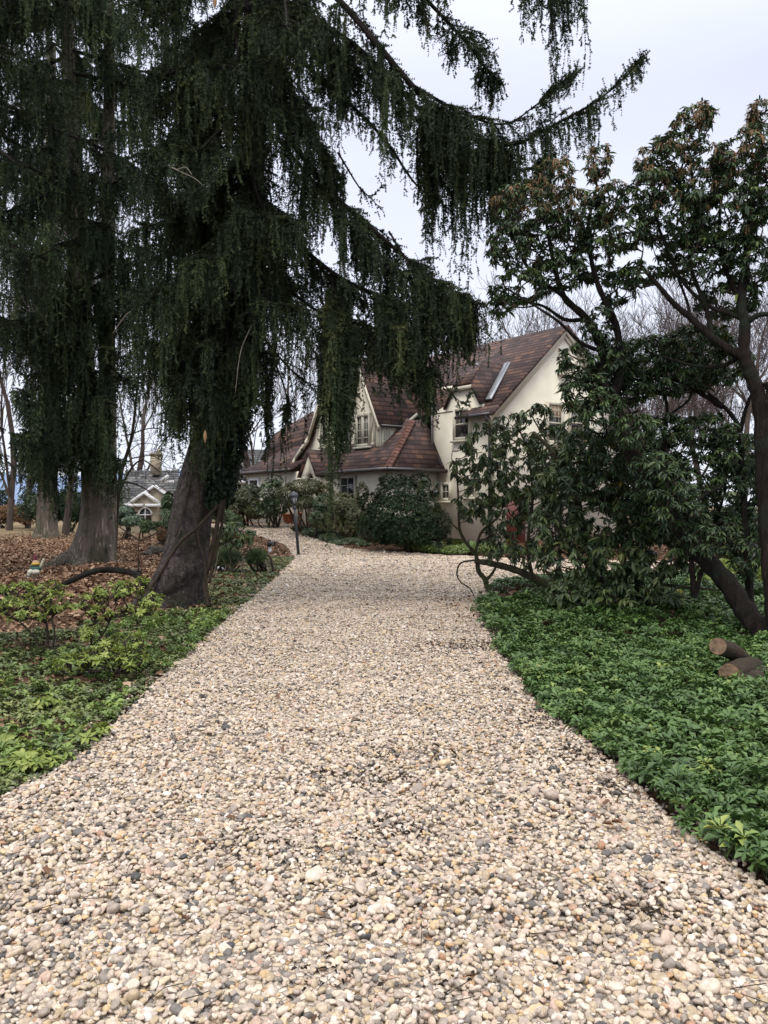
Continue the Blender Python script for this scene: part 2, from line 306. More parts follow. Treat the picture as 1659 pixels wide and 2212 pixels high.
x = N.new('ShaderNodeMix'); x.data_type = 'RGBA'; L.new(a.outputs['Fac'], x.inputs['Factor']); L.new(r1.outputs[0], x.inputs[6]); L.new(r2.outputs[0], x.inputs[7]); L.new(x.outputs[2], B.inputs['Base Color'])
b = N.new('ShaderNodeBump'); b.inputs['Distance'].default_value = .05; L.new(n2.outputs['Fac'], b.inputs['Height']); L.new(b.outputs[0], B.inputs['Normal'])
g = MB().add(np.stack([X, Y, Z], -1).reshape(-1, 3), q, ground_attr(X, Y).ravel()).build('ground', m, smooth_=True); g['kind'] = 'structure'
# drive bed
xs = np.arange(-13, 16.05, .1); ys = np.arange(-3, 33.5, .1); X, Y = grid(xs, ys)
cx = (X[:-1, :-1]+.05); cy = (Y[:-1, :-1]+.05); wob = .06*fbm(cx, cy, 5, 1)
ins = inpoly(cx+wob, cy+wob, DRIVE); ny, nx = X.shape; idx = np.arange(nx*ny).reshape(ny, nx)
q = np.stack([idx[:-1, :-1], idx[:-1, 1:], idx[1:, 1:], idx[1:, :-1]], -1)[ins]
used, inv = np.unique(q, return_inverse=True); V = np.stack([X, Y, terrain(X, Y)+.012], -1).reshape(-1, 3)[used]
m, N, L, B = newmat('gravel_bed'); B.inputs['Roughness'].default_value = .9; B.inputs['Specular IOR Level'].default_value = .2; t = N.new('ShaderNodeTexCoord')
PEB = [(p_, tuple(c*k_ for c, k_ in zip(q_, (.91, .895, .865)))) for p_, q_ in [(0, (.07, .07, .075)), (.03, (.16, .15, .14)), (.08, (.30, .27, .245)), (.2, (.46, .39, .33)), (.34, (.55, .47, .40)), (.46, (.47, .38, .25)), (.55, (.64, .55, .45)), (.66, (.71, .64, .55)), (.76, (.52, .38, .30)), (.82, (.76, .71, .65)), (.945, (.62, .46, .26)), (.97, (.42, .24, .15)), (1, (.84, .82, .80))]]
v = N.new('ShaderNodeTexVoronoi'); v.inputs['Scale'].default_value = 38; L.new(t.outputs['Object'], v.inputs['Vector'])
sx = N.new('ShaderNodeSeparateColor'); L.new(v.outputs['Color'], sx.inputs[0])
r = ramp(N, PEB); L.new(sx.outputs[0], r.inputs[0])
v2 = N.new('ShaderNodeTexVoronoi'); v2.feature = 'DISTANCE_TO_EDGE'; v2.inputs['Scale'].default_value = 38; L.new(t.outputs['Object'], v2.inputs['Vector'])
r5 = ramp(N, [(0, (.25, .25, .25)), (.12, (1, 1, 1))]); L.new(v2.outputs['Distance'], r5.inputs[0])
mm = N.new('ShaderNodeMix'); mm.data_type = 'RGBA'; mm.blend_type = 'MULTIPLY'; mm.inputs['Factor'].default_value = 1; L.new(r.outputs[0], mm.inputs[6]); L.new(r5.outputs[0], mm.inputs[7])
L.new(mm.outputs[2], B.inputs['Base Color'])
b = N.new('ShaderNodeBump'); b.inputs['Distance'].default_value = .015; L.new(v2.outputs['Distance'], b.inputs['Height']); L.new(b.outputs[0], B.inputs['Normal'])
d = MB().add(V, inv.reshape(q.shape)).build('gravel_drive', m, smooth_=True); d['kind'] = 'structure'
# ------------------------------------------------------------------ instancing of stuff (gravel, ground cover, litter) on points
def kinds_collection(name, meshes):
    c = bpy.data.collections.new(name)
    for i, me in enumerate(meshes):
        o = bpy.data.objects.new('%s_%02d' % (name, i), me); c.objects.link(o)
    return c
def stuff(name, pts, rot, scl, tint, idx, coll, label, cat):
    me = bpy.data.meshes.new(name); me.vertices.add(len(pts)); me.vertices.foreach_set('co', pts.astype(np.float32).ravel())
    for nme, ty, dat, k in (('rot', 'FLOAT_VECTOR', rot, 'vector'), ('scl', 'FLOAT_VECTOR', scl, 'vector'), ('tint', 'FLOAT', tint, 'value'), ('idx', 'INT', idx, 'value')):
        at = me.attributes.new(nme, ty, 'POINT'); at.data.foreach_set(k, np.ascontiguousarray(dat, np.int32 if ty == 'INT' else np.float32).ravel())
    me.update(); o = bpy.data.objects.new(name, me); S.collection.objects.link(o)
    ng = bpy.data.node_groups.new(name+'_scatter', 'GeometryNodeTree')
    ng.interface.new_socket('Geometry', in_out='INPUT', socket_type='NodeSocketGeometry'); ng.interface.new_socket('Geometry', in_out='OUTPUT', socket_type='NodeSocketGeometry')
    N = ng.nodes; L = ng.links; gi = N.new('NodeGroupInput'); go = N.new('NodeGroupOutput')
    ci = N.new('GeometryNodeCollectionInfo'); ci.inputs['Collection'].default_value = coll; ci.inputs['Separate Children'].default_value = True; ci.inputs['Reset Children'].default_value = True
    ip = N.new('GeometryNodeInstanceOnPoints'); ip.inputs['Pick Instance'].default_value = True
    def att(n, ty):
        a = N.new('GeometryNodeInputNamedAttribute'); a.data_type = ty; a.inputs['Name'].default_value = n; return a.outputs['Attribute']
    L.new(gi.outputs[0], ip.inputs['Points']); L.new(ci.outputs[0], ip.inputs['Instance']); L.new(att('idx', 'INT'), ip.inputs['Instance Index'])
    L.new(att('rot', 'FLOAT_VECTOR'), ip.inputs['Rotation']); L.new(att('scl', 'FLOAT_VECTOR'), ip.inputs['Scale']); L.new(ip.outputs[0], go.inputs[0])
    md = o.modifiers.new('scatter', 'NODES'); md.node_group = ng
    o['kind'] = 'stuff'; o['label'] = label; o['category'] = cat
    return o
import bmesh
def pebble_mesh(sub, seed):
    bm = bmesh.new(); bmesh.ops.create_icosphere(bm, subdivisions=sub, radius=.5)
    r = np.random.default_rng(seed); ex = r.uniform(-.25, .25, (3, 3)); ph = r.uniform(0, 6, 6)
    for v in bm.verts:
        c = v.co; k = 1+.13*math.sin(3*c.x*2+ph[0])*math.cos(2.5*c.y*2+ph[1])+.10*math.sin(5*c.z+ph[2]+4*c.x)+.05*math.sin(11*c.x+ph[3])*math.sin(9*c.y+ph[4])
        k2 = 1+.22*c.x*2*math.sin(ph[5]); v.co = (c.x*k, c.y*k*k2, c.z*k)
    me = bpy.data.meshes.new('pebble'); bm.to_mesh(me); bm.free()
    me.polygons.foreach_set('use_smooth', np.ones(len(me.polygons), bool)); return me
m, N, L, B = newmat('pebble'); B.inputs['Roughness'].default_value = .55; B.inputs['Specular IOR Level'].default_value = .35
a = N.new('ShaderNodeAttribute'); a.attribute_type = 'INSTANCER'; a.attribute_name = 'tint'; r = ramp(N, PEB); L.new(a.outputs['Fac'], r.inputs[0])
t = N.new('ShaderNodeTexCoord'); n = N.new('ShaderNodeTexNoise'); n.inputs['Scale'].default_value = 3.5; n.inputs['Detail'].default_value = 5; L.new(t.outputs['Object'], n.inputs['Vector'])
rr = ramp(N, [(.3, (.72, .70, .68)), (.7, (1.12, 1.1, 1.08))]); L.new(n.outputs['Fac'], rr.inputs[0])
mm = N.new('ShaderNodeMix'); mm.data_type = 'RGBA'; mm.blend_type = 'MULTIPLY'; mm.inputs['Factor'].default_value = 1; L.new(r.outputs[0], mm.inputs[6]); L.new(rr.outputs[0], mm.inputs[7]); L.new(mm.outputs[2], B.inputs['Base Color'])
peb = m
def mk(meshes, mat):
    for me in meshes: me.materials.append(mat)
    return meshes
near_p = kinds_collection('pebble_kind', mk([pebble_mesh(3, k) for k in range(6)]+[pebble_mesh(2, k) for k in range(6, 12)], peb))
def scatter_in(poly, x0, x1, y0, y1, dens, rng, jit=1.):
    n = int((x1-x0)*(y1-y0)*dens); x = rng.uniform(x0, x1, n); y = rng.uniform(y0, y1, n)
    k = inpoly(x, y, poly) if poly is not None else np.ones(n, bool); return x[k], y[k]
rg = np.random.default_rng(5); PX, PY, PS, PI_ = [], [], [], []
for (x0, x1, y0, y1, dens, s0) in ((-2.4, 2.6, 1.7, 4.2, 3700, .0200), (-2.8, 2.6, 4.2, 7.5, 3400, .0198), (-3, 2.6, 7.5, 12, 2500, .021), (-3, 5, 12, 17, 1500, .025), (-4, 8, 17, 24, 800, .033), (-9, 8, 24, 33, 420, .042)):
    x, y = scatter_in(DRIVE, x0, x1, y0, y1, dens, rg)
    s = s0*np.exp(rg.normal(0, .26, len(x))); big = rg.random(len(x)) < .02; s[big] *= 1.5
    PX.append(x); PY.append(y); PS.append(s); PI_.append(rg.integers(0, 6, len(x)) if y0 < 4.3 else rg.integers(6, 12, len(x)))
# loose stones spilled beyond the edge
x, y = scatter_in(None, -3.0, 2.9, 2.5, 16, 480, rg); dd = np.zeros(len(x), bool)
for ox, oy in ((.2, 0), (-.2, 0), (.1, .1), (-.1, -.1)): dd |= inpoly(x+ox, y+oy, DRIVE)
dd &= ~inpoly(x, y, DRIVE); x, y = x[dd], y[dd]; PX.append(x); PY.append(y); PS.append(.019*np.exp(rg.normal(0, .3, len(x)))); PI_.append(rg.integers(6, 12, len(x)))
x = np.concatenate(PX); y = np.concatenate(PY); s = np.concatenate(PS); ii = np.concatenate(PI_); n = len(x)
bump = .018*fbm(x, y, 3.2, 8)+.01*fbm(x, y, 9, 4)
DIRT = [(G(u_, v_)[:2], r_) for u_, v_, r_ in ((770, 1690, .16), (640, 1842, .2), (850, 1805, .14), (880, 1640, .12), (1190, 1560, .22), (1250, 1640, .18), (1150, 1500, .2), (1400, 1990, .12), (700, 2130, .1), (900, 2160, .09), (1080, 1360, .2), (1020, 1400, .3), (600, 1500, .15), (1330, 1720, .15))]
def dirt(x, y):
    o = np.zeros(np.shape(x))
    for c_, r_ in DIRT: o = np.maximum(o, np.exp(-((x-c_[0])**2/(1.7*r_)**2+(y-c_[1])**2/r_**2)))
    return np.clip(o*1.25*(.6+.5*fbm(x, y, 9, 33)), 0, 1)
pit = dirt(x, y)         # worn hollows where soil and debris show
keep = rg.random(n) > pit*.55; x, y, s, ii, bump = x[keep], y[keep], s[keep], ii[keep], bump[keep]; n = len(x)
z = terrain(x, y)+.012+bump+rg.random(n)*.022+s*.15
asp = np.stack([1+.35*rg.random(n), .75+.3*rg.random(n), .5+.32*rg.random(n)], 1)
rot = np.stack([rg.normal(0, .35, n), rg.normal(0, .35, n), rg.uniform(0, 6.28, n)], 1)
tint = rg.random(n)
print('pebbles', n)
stuff('gravel', np.stack([x, y, z], 1), rot, asp*s[:, None], tint, ii, near_p, 'rounded cream, grey and tan pebbles covering the drive', 'gravel')
# ------------------------------------------------------------------ leaves
def leaf_tpl(Lr=1, W=.3, fold=.12, curl=.25, n=5, shape='ovate', tooth=0):
    """leaf along +x from its base; three vertices across"""
    t = np.linspace(0, 1, n)
    if shape == 'ovate': wd = np.sin(np.pi*t**.8)**.8
    elif shape == 'obovate': wd = np.sin(np.pi*t**1.9)**.75*.98+.05*(1-t)
    else: wd = np.sin(np.pi*t)
    wd[0] = .1; wd[-1] = .02
    V = []
    for i, tt in enumerate(t):
        zc = -curl*tt*tt; w_ = wd[i]*W/2*(1+(tooth if i % 2 else -tooth)*(tt > .45))
        V += [(tt*Lr, -w_, zc+fold*w_/W), (tt*Lr, 0, zc), (tt*Lr, w_, zc+fold*w_/W)]
    q = [[3*i+j, 3*i+3+j, 3*i+4+j, 3*i+1+j] for i in range(n-1) for j in (0, 1)]
    return A(V), A(q)
def place(T, Fc, Bs, D, UP, Sc, rnd, mb):
    """copies of a template T at Bs, x axis along D, size Sc"""
    Bs = A(Bs); D = nrm(A(D)); Yx = nrm(np.cross(UP, D)); Zx = np.cross(D, Yx); Sc = np.broadcast_to(Sc, (len(Bs),))
    V = Bs[:, None]+Sc[:, None, None]*(T[None, :, 0, None]*D[:, None]+T[None, :, 1, None]*Yx[:, None]+T[None, :, 2, None]*Zx[:, None])
    k = len(T); f = (Fc[None]+(np.arange(len(Bs))*k)[:, None, None]).reshape(-1, Fc.shape[1])
    return mb.add(V.reshape(-1, 3), f, np.repeat(rnd, k))
def whorls(mb, C, Ax, n, length, el, T, Fc, rng, rnd0=None, spread=.25, eljit=.25):
    """whorls of n leaves at points C round axes Ax; el = elevation of the leaves over the plane across the axis"""
    C = A(C); Ax = nrm(A(Ax)); Nn = len(C)
    ref = np.where(np.abs(Ax[:, 2:3]) > .9, A([[1., 0, 0]]), A([[0, 0, 1.]])); X = nrm(np.cross(ref, Ax)); Yv = np.cross(Ax, X)
    az = rng.uniform(0, 6.28, (Nn, 1))+np.arange(n)[None]*2.39996+rng.normal(0, spread, (Nn, n))
    e_ = el+rng.normal(0, eljit, (Nn, n)) if np.ndim(el) == 0 else A(el)[:, None]+rng.normal(0, eljit, (Nn, n))
    rad = np.cos(az)[..., None]*X[:, None]+np.sin(az)[..., None]*Yv[:, None]
    D = np.cos(e_)[..., None]*rad+np.sin(e_)[..., None]*Ax[:, None]
    up = np.cos(e_)[..., None]*Ax[:, None]-np.sin(e_)[..., None]*rad+rng.normal(0, .15, D.shape)
    Bs = C[:, None]+rad*.004+Ax[:, None]*(rng.random((Nn, n, 1))*.35*(length if np.ndim(length) == 0 else length.mean())-.1*(length if np.ndim(length) == 0 else length.mean()))
    Sc = (length if np.ndim(length) == 0 else A(length)[:, None])*np.exp(rng.normal(0, .18, (Nn, n)))
    base = rng.random(Nn) if rnd0 is None else rnd0
    rnd = np.clip(base[:, None]*.7+rng.random((Nn, n))*.3, 0, 1)
    return place(T, Fc, Bs.reshape(-1, 3), D.reshape(-1, 3), up.reshape(-1, 3), Sc.reshape(-1), rnd.reshape(-1), mb)
# plants of the ground cover
def cover_mesh(seed, L0, nl, h, mat, tooth=.25, stems=3, shape='obovate', W=.42):
    rng = np.random.default_rng(seed); mb = MB(); T, Fc = leaf_tpl(1, W, .3, .22, 6, shape, tooth)
    C = []; Ax = []
    for k in range(stems):
        c = A([rng.uniform(-.05, .05), rng.uniform(-.05, .05), h*rng.uniform(.6, 1)]); a = nrm(A([c[0]*3, c[1]*3, .5]))
        C.append(c); Ax.append(a); mb.tube([(0, 0, 0), c*A([.5, .5, .6]), c], .0022, 4, rnd=.1, cap=False)
    whorls(mb, C, Ax, nl, L0, .28, T, Fc, rng, eljit=.3)
    me = mb.build('plant', mat, smooth_=True); d = me.data; bpy.data.objects.remove(me); return d
k_pachy = kinds_collection('pachysandra_kind', [cover_mesh(k, .062, 8, .13, M['pachy']) for k in range(7)])
k_pl = kinds_collection('light_pachysandra_kind', [cover_mesh(k+20, .062, 7, .11, M['pachy_l'], stems=2) for k in range(6)])
k_vin = kinds_collection('vinca_kind', [cover_mesh(k+40, .028, 6, .05, M['vinca'], 0, 4, 'ovate', .5) for k in range(5)])
def bed(name, poly, box, dens, coll, nk, s0, label, cat, seed, dens_f=None, extra=0., tint_f=None, lift=0., excl=True):
    rng = np.random.default_rng(seed); x, y = scatter_in(poly, *box, dens, rng)
    if excl: k = ~inpoly(x, y, DRIVE); x, y = x[k], y[k]
    if dens_f is not None: k = rng.random(len(x)) < dens_f(x, y); x, y = x[k], y[k]
    n = len(x); s = s0*np.exp(rng.normal(0, .18, n)+.08*fbm(x, y, 1.1, seed+7))
    z = terrain(x, y)+extra*(fbm(x, y, 2.2, seed)*.5+.3)*1.0+lift
    ti = np.clip(.33+.20*fbm(x, y, 1.4, seed+1)+rng.normal(0, .14, n)+(rng.random(n) < .03)*.3, 0, .75) if tint_f is None else np.clip(tint_f(x, y)+rng.normal(0, .13, n), 0, 1)
    rot = np.stack([rng.normal(0, .18, n), rng.normal(0, .18, n), rng.uniform(0, 6.28, n)], 1)
    print(name, n)
    return stuff(name, np.stack([x, y, z], 1), rot, np.repeat(s[:, None], 3, 1), ti, rng.integers(0, nk, n), coll, label, cat)
BED_R = [ISL[0]]+ISL[1:]+[A([1.9, 2.2]), A([5, 1.5]), A([12, 8]), A([12, 17]), A([8, 17.2])]
bed('ground_cover', BED_R, (.9, 5.2, 2.2, 8.5), 310, k_pachy, 7, .70, 'dense glossy green ground cover right of the drive', 'ground cover', 1, extra=.06, dens_f=lambda x, y: np.where(y > 7, .8, 1))
bed('ground_cover', BED_R, (.9, 10, 8.5, 17), 130, k_pachy, 7, .95, 'shaded green ground cover round the rhododendron stems', 'ground cover', 2, extra=.05, dens_f=lambda x, y: np.where((x < 2.6) & (y > 11.9) & (y < 14), .12, .75)*np.where((y > 14.5), 1, .9), tint_f=lambda x, y: np.where(y > 12, .1, .3))
BED_L = [A([-2.3, 1]), A([-2.1, 3])]+LEFT+[A([-12, 24]), A([-12, 1])]
def dl(x, y):
    d = -2.0-x-.02*y
    return np.clip(1.15-d*np.where(y < 6, .35, .75), 0, 1)*np.where(y < 11, 1, .0)*smooth(-.55, .25, fbm(x, y, 1.6, 9)+.35*(y < 7))
bed('ground_cover', BED_L, (-6, -1.8, 2.4, 11), 85, k_pl, 6, .8, 'patchy light green ground cover left of the drive', 'ground cover', 3, dens_f=dl, extra=.02, tint_f=lambda x, y: .3+.2*fbm(x, y, 1.1, 5))
bed('ground_cover', BED_L, (-6.5, -1.8, 2.4, 22.5), 300, k_vin, 5, .95, 'low dark ivy-like strip along the left drive edge', 'ground cover', 4, dens_f=lambda x, y: np.clip(1.25-(-2.05-x-.02*y)*np.where(y < 9, .3, .8), 0, 1)*smooth(-.9, .2, fbm(x, y, 2.1, 12)), tint_f=lambda x, y: .38+.25*fbm(x, y, 1.7, 6))
# leaf litter
def litter_mesh(seed):
    rng = np.random.default_rng(seed); mb = MB(); T, Fc = leaf_tpl(1, .6, rng.uniform(-.5, .8), rng.uniform(-.4, .5), 5, 'ovate', .3)
    mb.add(T*A([1, 1, 1])-A([.5, 0, 0]), Fc, rng.random()); o = mb.build('leaf', M['litter'], smooth_=False); d = o.data; bpy.data.objects.remove(o); return d
k_lit = kinds_collection('litter_kind', [litter_mesh(k) for k in range(8)])
def lit(name, box, dens, s0, seed, label, dens_f, tint_f=None, drive=False, poly=None):
    rng = np.random.default_rng(seed); x, y = scatter_in(poly, *box, dens, rng)
    if not drive: k = ~inpoly(x, y, DRIVE); x, y = x[k], y[k]
    k = rng.random(len(x)) < dens_f(x, y); x, y = x[k], y[k]; n = len(x)
    rot = np.stack([rng.normal(0, .4, n), rng.normal(0, .4, n), rng.uniform(0, 6.28, n)], 1)
    ti = rng.random(n)*.75 if tint_f is None else np.clip(tint_f(x, y)+rng.normal(0, .2, n), 0, 1)
    print(name, n)
    stuff(name, np.stack([x, y, terrain(x, y)+.015+rng.random(n)*.03+(.02 if drive else 0)], 1), rot, np.repeat((s0*np.exp(rng.normal(0, .25, n)))[:, None], 3, 1), ti, rng.integers(0, 8, n), k_lit, label, 'fallen leaves')
lit('leaf_litter', (-20, -6, 30, 46), 40, .11, 8, 'fallen leaves thinning out over the far lawn', lambda x, y: smooth(46, 30, y)*.9)
lit('leaf_litter', (-16, -2, 3, 30), 130, .085, 1, 'brown fallen leaves under the spruces', lambda x, y: np.clip(.25+smooth(9, 12, y)+.3*fbm(x, y, 1.2, 2), .1, 1)*np.where((x > -3.4), .55, 1))
lit('leaf_litter', (-9, 16, 11, 27), 35, .09, 2, 'brown leaves at the edge of the planting by the house', lambda x, y: .6*(y > 12.5))
lit('leaf_litter', (.8, 5, 2.3, 12), 5, .085, 3, 'scattered dead leaves lying on the right ground cover', lambda x, y: .5+0*x)
lit('leaf_litter', (-5, -1.7, 2.5, 12), 90, .065, 6, 'brown leaves caught among the low plants left of the drive', lambda x, y: .6+.3*fbm(x, y, 2, 8))
lit('leaf_litter', (.9, 1.75, 3.5, 13), 60, .05, 7, 'brown leaf scraps along the right edge of the drive', lambda x, y: smooth(-.1, .6, fbm(x, y, 2.5, 4)), None, True)
lit('leaf_litter', (-2.5, 2, 2, 22), 5, .045, 4, 'dark leaf scraps scattered over the pebbles', lambda x, y: .7+0*x, lambda x, y: .05+0*x, True)
# dirt in the gravel hollows, twigs
rg = np.random.default_rng(77); T, Fc = leaf_tpl(1, .5, .5, .4, 4); mb = MB()
x, y = scatter_in(DRIVE, -2.2, 2.2, 2, 14, 2200, rg); k = rg.random(len(x)) < dirt(x, y)*1.3; x, y = x[k], y[k]
x2 = rg.normal(0, 1, 900)*.22+1.35; y2 = rg.uniform(4, 12, 900); x = np.r_[x, x2]; y = np.r_[y, y2]; n = len(x)
z = terrain(x, y)+.012+.018*fbm(x, y, 3.2, 8)+.01*fbm(x, y, 9, 4)+rg.uniform(.0, .035, n)
place(T, Fc, np.stack([x, y, z], 1), rg.normal(0, 1, (n, 3))*A([1, 1, .3]), np.tile(A([0, 0, 1.]), (n, 1))+rg.normal(0, .4, (n, 3)), rg.uniform(.008, .030, n), rg.random(n)*.4, mb)
o = mb.build('debris', M['soil']); o['kind'] = 'stuff'; o['label'] = 'dark crumbs of soil and leaf in the gravel hollows'; o['category'] = 'debris'
rg = np.random.default_rng(78); x, y = scatter_in(DRIVE, -2.2, 4, 2, 20, 9, rg); n = len(x); a_ = rg.uniform(0, 6.28, n); ln = rg.uniform(.03, .16, n)
z = terrain(x, y)+.055; c_ = np.stack([x, y, z], 1); d_ = np.stack([np.cos(a_), np.sin(a_), rg.normal(0, .06, n)], 1)*ln[:, None]
mb = MB().tubes(np.stack([c_-d_*.5, c_+rg.normal(0, .005, (n, 3)), c_+d_*.5], 1), np.full((n, 3), .0016), 4)
o = mb.build('twig_litter', M['twig']); o['kind'] = 'stuff'; o['label'] = 'tiny broken twigs and needles scattered on the pebbles'; o['category'] = 'twigs'
# ------------------------------------------------------------------ the cream house
HC = A([3.64, 26.0]); HD = A([-.6, .8]); HG = A([.8, .6])
def H(s, t, z): p = HC+HD*s+HG*t; return A([p[0], p[1], z])
HX = [A([-.6, .8, 0]), A([.8, .6, 0]), A([0, 0, 1.])]      # along the long front, into the house, up
def hit(u, v, t=None, s=None):
    """(s, t, z) where the sight line of a photo point meets a house plane"""
    r = (u-U0)/F
    if t is not None: s = (HC[0]+.8*t-r*(HC[1]+.6*t))/(.6+.8*r)
    else: t = (r*(HC[1]+.8*s)-(HC[0]-.6*s))/(.8-.6*r)
    Y = HC[1]+.8*s+.6*t; return s, t, CH-(v-V0)/F*Y
house = thing('house', 'cream stucco house with steep brown tiled roofs and gables behind the shrubs', 'house', (3.64, 26, .2))
def split_build(mb, name, mat, parent):
    """every piece collected in mb becomes a part of its own"""
    offs = np.cumsum([0]+[len(v) for v in mb.V])
    for i, v in enumerate(mb.V):
        q = MB(); fs = [f-offs[i] for f in mb.F if f.min() >= offs[i] and f.max() < offs[i+1]]; q.add(v, fs, mb.R[i]); q.build(name, M[mat], parent)
def wall_t(mb, pts, t, th=.22): mb.slab([H(s, t, z) for s, z in pts], HX[1]*th, .5)       # faces the left front
def wall_s(mb, pts, s, th=.22): mb.slab([H(s, t, z) for t, z in pts], HX[0]*th, .5)       # faces the right front
def hull(name, parent=None): return MB()
w_ = MB()
wall_t(w_, [(.02, 0), (3.15, 0), (3.15, 4.82), (2.3, 5.1), (1.9, 5.66), (1.02, 5.66), (.58, 5.03), (.5, 4.82), (.02, 4.82)], 0)
wall_s(w_, [(0, 0), (7.05, 0), (7.05, 5.05), (3.45, 7.85), (0, 4.78)], 0)
wall_t(w_, [(3.15, 0), (4.2, 0), (4.2, 6), (3.15, 6)], 1.2)
w_.slab([H(3.13, .22, 0), H(3.13, 1.2, 0), H(3.13, 1.2, 5.6), H(3.13, .22, 4.9)], -HX[0]*.2, .5)
w_.build('wall', M['stucco'], house)
w_ = MB(); wall_s(w_, [(-1.64+.23, 3.0), (3, 3.0), (3, 4.5), (-1.64+.23, 4.5)], 4.03)
wall_t(w_, [(4.03, 3.3), (5.75, 3.3), (5.75, 5.2), (5.29, 6.85), (4.03, 4.5)], -1.64); w_.build('wall', M['stucco'], house)
w_ = MB(); wall_t(w_, [(5.4, .4), (10.7, .4), (10.7, 2.9), (10.1, 3.6), (9.0, 4.35), (8.05, 5.98), (7.31, 7.22), (6.57, 5.98), (5.7, 4.6), (5.4, 4.4)], -1.4)
w_.build('wall', M['stucco'], house)
w_ = MB(); wall_t(w_, [(2.84, .2), (6.3, .2), (6.3, 2.75), (2.84, 2.75)], -2.2); wall_s(w_, [(-1.97, .2), (-.01, .2), (-.01, 2.75), (-1.97, 2.75)], 2.84)
w_.build('wall', M['stucco'], house)
def roof_uv(e0, ed, sd, s0):
    """uv in metres: along the eave ed, up the slope sd, from e0"""
    o_ = ORG['house']
    return lambda V: np.stack([(V-e0)@ed, (V-e0)@sd], 1)
def roofpart(name, polys, ed, sd, e0, mat='tile', th=.1, parent=None, extra=None):
    mb = MB(); nn = nrm(np.cross(ed, sd)); nn = nn if nn[2] > 0 else -nn
    for p in polys: mb.slab(p, -nn*th, .5)
    if extra: extra(mb)
    return mb.build(name, M[mat], parent or house, uv=roof_uv(A(e0), nrm(A(ed)), nrm(A(sd)), None))
D_, G_ = HX[0], HX[1]; UPV = HX[2]
# right wing: front slope, back slope
zA = lambda t: 4.84+.895*t
roofpart('roof', [[H(-.22, -.02, zA(-.02)), H(-.22, 3.45, zA(3.45)), H(7.5, 3.45, zA(3.45)), H(7.5, -.02, zA(-.02))], [H(-.22, -.34, zA(-.34)), H(-.22, -.02, zA(-.02)), H(1.42, -.02, zA(-.02)), H(1.42, -.34, zA(-.34))]], D_, G_+UPV*.895, H(0, 0, 4.84))
roofpart('roof', [[H(-.22, 3.45, zA(3.45)), H(-.22, 7.3, 4.95), H(7.5, 7.3, 4.95), H(7.5, 3.45, zA(3.45))]], D_, -G_+UPV*.8, H(0, 7.3, 4.95))
# dormer over the front window
roofpart('dormer_roof', [[H(.50, -.12, 4.97), H(1.04, -.12, 5.74), H(1.46, .887, 6.58), H(1.46, 2.0, 6.58), H(.50, .2, 5.0)]], G_, UPV+D_*.75, H(.5, 0, 5), extra=lambda mb: mb.slab([H(2.42, -.12, 4.97), H(1.88, -.12, 5.74), H(1.46, .887, 6.58), H(1.46, 2.0, 6.58), H(2.42, .2, 5.0)][::-1], (0, 0, -.08), .5))
roofpart('dormer_hip', [[H(1.0, -.16, 5.71), H(1.92, -.16, 5.71), H(1.46, .9, 6.61)]], D_, G_+UPV*.85, H(1, 0, 5.7), th=.07)
mb = MB(); n_ = 4; a_, b_ = H(1.40, 2.0, 6.56), H(.44, .12, 5.02); o_ = A([-.02, -.03, .03])
mb.slab([a_-D_*.22+o_, a_+D_*.08+o_, b_+D_*.08+o_, b_-D_*.22+o_], (0, 0, .05), .5); mb.slab([a_-D_*.10+o_+A([0, 0, .06]), a_-D_*.07+o_+A([0, 0, .06]), b_-D_*.07+o_+A([0, 0, .06]), b_-D_*.10+o_+A([0, 0, .06])], (0, 0, .03), .5)
mb.build('valley_flashing', M['lead'], house)
# centre block
roofpart('roof', [[H(3.88, -1.86, 4.40), H(5.29, -1.86, 7.02), H(5.29, 5.5, 7.02), H(3.88, 5.5, 4.40)]], G_, D_*.54+UPV, H(3.88, -1.86, 4.4), extra=lambda mb: mb.slab([H(5.30, -1.86, 7.0), H(5.95, -1.86, 5.2), H(5.95, 5, 5.2), H(5.30, 5, 7.0)], (0, 0, -.12), .5))
# big gable
roofpart('roof', [[H(7.33, -1.6, 7.36), H(8.15, -1.6, 6.02), H(8.15, 6, 6.02), H(7.33, 6, 7.36)], [H(8.15, -1.6, 6.02), H(9.1, -1.6, 4.4), H(9.1, 6, 4.4), H(8.15, 6, 6.02)], [H(9.1, -1.6, 4.4), H(10.15, -1.6, 3.62), H(10.15, 3, 3.62), H(9.1, 3, 4.4)], [H(10.15, -1.6, 3.62), H(10.9, -1.6, 2.85), H(10.9, 2, 2.85), H(10.15, 2, 3.62)]], G_, D_*-.5+UPV, H(10, -1.6, 3), extra=lambda mb: mb.slab([H(7.29, -1.6, 7.36), H(6.45, -1.6, 6.02), H(5.55, -1.6, 4.4), H(5.55, 6, 4.4), H(6.45, 6, 6.02), H(7.29, 6, 7.36)], (0, 0, -.1), .5))
mb = MB()
for (s0, z0), (s1, z1) in zip([(7.31, 7.30), (8.13, 5.96), (9.08, 4.33), (10.13, 3.55)], [(8.13, 5.96), (9.08, 4.33), (10.13, 3.55), (10.88, 2.78)]):
    mb.slab([H(s0, -1.66, z0), H(s1, -1.66, z1), H(s1-.03, -1.66, z1-.15), H(s0-.02, -1.66, z0-.18)], G_*.08, .5)
for (s0, z0), (s1, z1) in zip([(7.31, 7.30), (6.47, 5.96)], [(6.47, 5.96), (5.6, 4.35)]):
    mb.slab([H(s0, -1.662, z0), H(s1, -1.662, z1), H(s1+.05, -1.662, z1-.24), H(s0+.02, -1.662, z0-.26)], G_*.08, .5)
